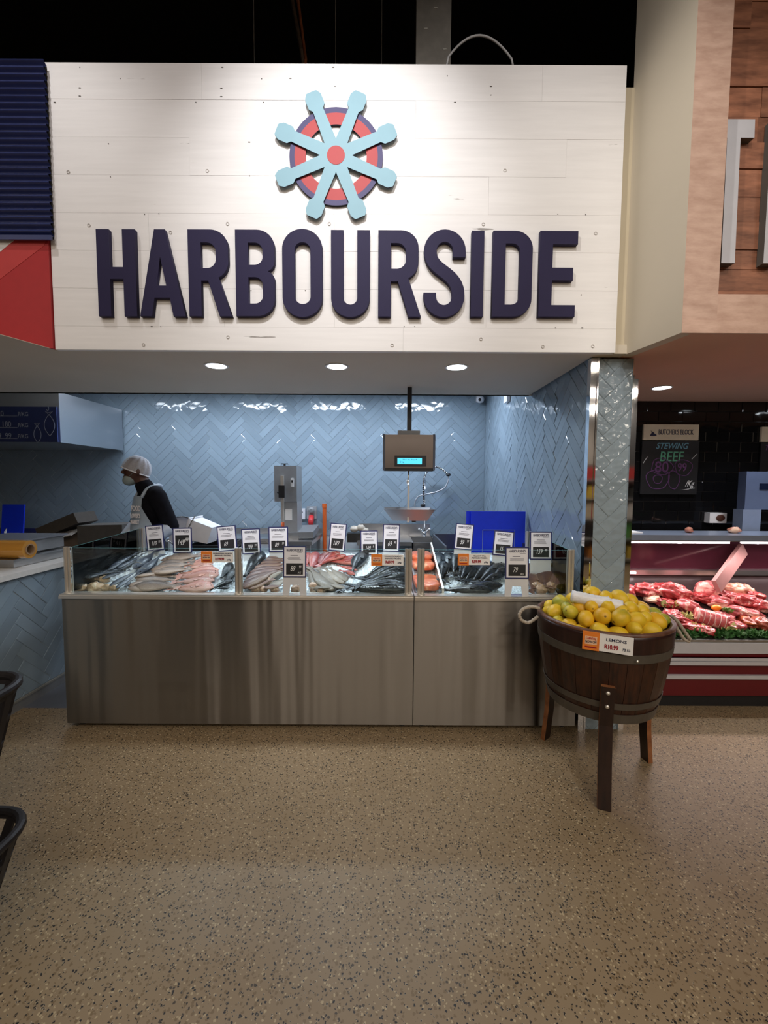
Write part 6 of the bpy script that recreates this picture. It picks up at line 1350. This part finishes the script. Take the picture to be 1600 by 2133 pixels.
meat('lamb_leg', 930, 150, 270, 140, MEAT2, 'lamb leg with a cut round face behind the strut', 0, .07, .15, 4)
meat('pork_joint', 1270, 150, 330, 120, FATM, 'pale fatty joint at the back right of the strut', 5, .05, .2, 5)
meat('fat_strip', 300, 245, 160, 60, FATM, 'pale strip of fat above the lemons', -15, .03, .15, 6)
meat('beef_cut', 700, 330, 260, 90, MEAT2, 'tied pink cut just left of the rolled roast', 12, .05, .2, 7)
meat('beef_steak', 1050, 290, 280, 110, MEAT2, 'pink steak above the orange pepper', 5, .05, .25, 8)
meat('beef_steak', 1330, 280, 420, 150, MEAT, 'broad red steak at the right back of the case', 6, .055, .3, 9)
meat('beef_steak', 1500, 330, 260, 120, MEAT, 'red steak at the right edge of the view', 0, .05, .3, 10)
meat('beef_steak', 1260, 390, 330, 90, MEAT2, 'pink steak right of the green garnish', 8, .04, .25, 11)
meat('beef_slice', 620, 480, 330, 110, MEAT, 'thin red slices at the front left beside the barrel', 20, .03, .3, 12)
meat('beef_slice', 760, 560, 300, 70, MEAT, 'red slices lying on lettuce at the front', 10, .03, .3, 13)
meat('beef_slice', 1220, 540, 220, 100, MEAT2, 'pink slice right of the rolled roast', 5, .03, .3, 14)
meat('spiced_chop', 1360, 510, 150, 110, MEAT3, 'spiced brown chop near the right front of the case', 5, .04, .3, 15)
meat('spiced_chop', 1520, 530, 200, 150, MEAT3, 'large spiced brown joint at the right edge front', 5, .05, .3, 16)
for i, (zx, zy, wx, wy, m, lb) in enumerate(((430, 130, 200, 90, MEAT, 'small red joint at the back between the two long joints'), (470, 300, 260, 90, MEAT, 'red cut sloping down towards the lemons'), (860, 240, 240, 90, MEAT, 'red cut in front of the lamb leg'), (1160, 220, 260, 80, MEAT2, 'pink cut to the right of the strut foot'),
      (1440, 220, 240, 90, MEAT, 'red cut at the right rear edge'), (1400, 420, 260, 90, MEAT2, 'pink slices above the spiced chop'), (560, 430, 200, 70, MEAT2, 'pink slices just right of the top lemon'), (900, 600, 220, 60, MEAT, 'red slices in front of the rolled roast'), (1110, 460, 180, 60, MEAT2, 'pink slices at the end of the rolled roast'))):
    meat('beef_slice', zx, zy, wx, wy, m, lb, 10, .035, .35, 20+i, 2.4)
# rolled roast with strings
r0, r1 = UM(mo_[0]+780/ms, mo_[1]+425/ms, .055), UM(mo_[0]+1130/ms, mo_[1]+520/ms, .055); rr = thing('rolled_roast', 'tied rolled roast in the middle of the meat case', 'meat', (r0+r1)/2, 'cuts of meat in the case')
Pn = [r0+(r1-r0)*k/24 for k in range(25)]; MB().tube(Pn, [.056*(.8 if k in (0, 24) else .95 if k % 4 == 2 else 1.03) for k in range(25)], 20).build('roast', MEAT2, rr, smooth=True)
dd = (r1-r0).normalized()
for k in (2, 6, 10, 14, 18, 22): MB().lathe([(.054, -.0025), (.058, 0), (.054, .0025)], 24, Pn[k], dd).build('string', mat('string_white', srgb(210, 190, 180), .7, var=.05), rr)
p = UM(mo_[0]+1025/ms, mo_[1]+352/ms, .08); blob('orange_pepper', p, (.034, .022, .022), mat('pepper_orange', srgb(244, 136, 24), .3, var=.08), 'orange pepper garnish on the rolled roast', 'pepper', 'case garnish', .1, 1.4, 120)
GREEN = mat('leaf_green', srgb(104, 138, 58), .5, var=.2, vscale=40); DGREEN = mat('parsley_green', srgb(44, 92, 34), .6, var=.35, vscale=50); PALEG = mat('lettuce_pale', srgb(186, 186, 120), .5, var=.15, vscale=30)
def leafy(name, pts, m, lb, cat, size, n, grp=None, kind=None):
    mb = MB()
    for p, sx in pts:
        for i in range(n):
            d = Vector((random.gauss(0, 1), random.gauss(0, .7), abs(random.gauss(.5, .6)))).normalized(); u = d.orthogonal().normalized(); u.rotate(Matrix.Rotation(random.uniform(0, 6), 3, d)); c0 = p+Vector((random.uniform(-sx, sx), random.uniform(-.012, .012), random.uniform(-.006, .012))); L = size*random.uniform(.6, 1.3); v = d.cross(u)
            mb.add([c0, c0+d*L*.5+u*L*.32+v*.002, c0+d*L, c0+d*L*.5-u*L*.32+v*.002, c0+d*L*.5+v*L*.1], [(0, 1, 4), (1, 2, 4), (2, 3, 4), (3, 0, 4)])
    o = mb.build(name, m); return tag(o, lb, cat, grp, kind)
leafy('pepper_stalk', [(UM(mo_[0]+1140/ms, mo_[1]+392/ms, .075), .02)], GREEN, 'green leafy garnish beside the orange pepper', 'garnish', .035, 26)
pts = [(Vector((MX0+.02+.028*i, 2.835+random.uniform(-.01, .01), .476)), .014) for i in range(62)]
leafy('parsley_row', pts, DGREEN, 'row of green parsley along the front of the meat case', 'parsley', .042, 34, kind='stuff')
for i, (zx, zy, lb) in enumerate(((500, 345, 'pale lettuce leaves behind the tallest right lemon'), (690, 470, 'pale lettuce strip below the tied pink cut'), (820, 600, 'pale lettuce under the front red slices'), (1170, 610, 'pale lettuce in front of the rolled roast'))):
    q = UM(mo_[0]+zx/ms, mo_[1]+zy/ms, .02); leafy('lettuce_garnish', [(q, .05)], PALEG, lb, 'lettuce', .05, 40, 'lettuce garnish')
for i, px in enumerate((1352, 1387, 1406, 1432)):
    q = UY(px, 1192, 3.54); h = (.075, .085, .045, .07)[i]
    tag(MB().lathe([(0, .0), (.02, 0), (.026, h), (.023, h), (.018, .004), (0, .004)], 16, (q.x, 3.54, .806)).build('white_cup', TUB, smooth=False), ('white cup on the rear shelf, nearest the tiled column', 'second white cup on the rear shelf from the column', 'shortest white cup on the rear shelf', 'white cup on the rear shelf nearest the strut')[i], 'cup', 'cups behind the meat case')
for i, (px, lb) in enumerate(((1435, 'small pink meat scrap lying on the canopy left'), (1530, 'pink meat scrap on the canopy beside the scale post'))):
    q = UY(px, 1103, 3.3); blob('meat_scrap', (q.x, 3.3, 1.132+.022), (.03+.02*i, .03, .024), FATM, lb, 'meat', 'scraps on the canopy', .3, 2, 130+i, n=14, mm=10)
tag(MB().obox((1.86, 3.30, 1.136), (1, 0, .02), (0, 1, 0), (0, 0, 1), .13, .08, .004).build('paper_sheet', PAPER), 'white paper sheet lying on top of the meat case canopy', 'paper')

# ------------------------------------------------------------------ shopping trolley at the left edge
tk = thing('basket_trolley', 'dark plastic two tier basket trolley at the left edge', 'trolley', (-1.45, 1.2, 0))
TP = mat('dark_basket_plastic', (.014, .012, .013), .5, var=.15, spec=.3)
def rrect(x0, x1, y0, y1, r, z, n=8):
    P = []
    for cx, cy, a0 in ((x1-r, y1-r, 0), (x0+r, y1-r, 90), (x0+r, y0+r, 180), (x1-r, y0+r, 270)):
        for k in range(n+1): a = math.radians(a0+90*k/n); P.append(Vector((cx+r*math.cos(a), cy+r*math.sin(a), z)))
    return P
def resample(P, n):
    L = [0]
    for i in range(len(P)): L.append(L[-1]+(P[(i+1) % len(P)]-P[i]).length)
    out = []; j = 0
    for k in range(n):
        s = L[-1]*k/n
        while L[j+1] < s: j += 1
        out.append(P[j]+(P[(j+1) % len(P)]-P[j])*((s-L[j])/max(1e-9, L[j+1]-L[j])))
    return out
def basket(x0, x1, y0, y1, z, h, nm):
    N = 72; T_ = resample(rrect(x0, x1, y0, y1, .12, z), N); Bt = resample(rrect(x0+.06, x1-.06, y0+.06, y1-.06, .09, z-h), N)
    sh = MB(); fr_ = [0, .08, .10, .34, .40, .64, .70, 1]
    lay = [[T_[k]+(Bt[k]-T_[k])*f for k in range(N)] for f in fr_]
    sh.tube(T_, .015, 10, closed=True)
    for a, b_ in ((0, 1), (2, 3), (4, 5), (6, 7)):
        solid = a == 0
        for k in range(N):
            q = (k+1) % N
            if solid or k % 2 == 0: 
                c0 = sum((lay[i][j] for i in (a, b_) for j in (k, q)), Vector())/4; nrm = (lay[a][q]-lay[a][k]).cross(lay[b_][k]-lay[a][k]).normalized()*.004
                A_ = [lay[a][k], lay[a][q], lay[b_][q], lay[b_][k]]; sh.add([p+nrm for p in A_]+[p-nrm for p in A_], [(0, 1, 2, 3), (7, 6, 5, 4), (0, 4, 5, 1), (1, 5, 6, 2), (2, 6, 7, 3), (3, 7, 4, 0)])
    for a, b_ in ((1, 2), (3, 4), (5, 6)):
        for k in range(N):
            q = (k+1) % N; nrm = (lay[a][q]-lay[a][k]).cross(lay[b_][k]-lay[a][k]).normalized()*.004
            A_ = [lay[a][k], lay[a][q], lay[b_][q], lay[b_][k]]; sh.add([p+nrm for p in A_]+[p-nrm for p in A_], [(0, 1, 2, 3), (7, 6, 5, 4), (0, 4, 5, 1), (1, 5, 6, 2), (2, 6, 7, 3), (3, 7, 4, 0)])
    bb = sh.build(nm, TP, tk)
    MB().add([p+Vector((0, 0, .004)) for p in Bt]+list(Bt), [tuple(range(N)), tuple(range(2*N-1, N-1, -1))]).build('basket_floor', TP, bb)
basket(-1.88, -1.262, .80, 1.49, .80, .30, 'upper_basket'); basket(-1.88, -1.195, .74, 1.40, .355, .22, 'lower_basket')
for x in (-1.78, -1.42): MB().tube([(x, .80, .08), (x, .76, .95)], .014, 10).tube([(x, .8, .10), (x, 1.38, .10)], .014, 10).build('frame_rail', POST, tk, smooth=True)
MB().tube([(-1.78, .76, .95), (-1.42, .76, .95)], .016, 10).build('handle', BLK, tk, smooth=True)
for x in (-1.78, -1.42):
    for y in (.83, 1.34): MB().lathe([(0, -.012), (.045, -.012), (.05, 0), (.045, .012), (0, .012)], 20, (x, y, .05), (1, 0, 0)).build('wheel', BLK, tk)

flush()
for o in bpy.data.objects:
    if '_o' in o: del o['_o']
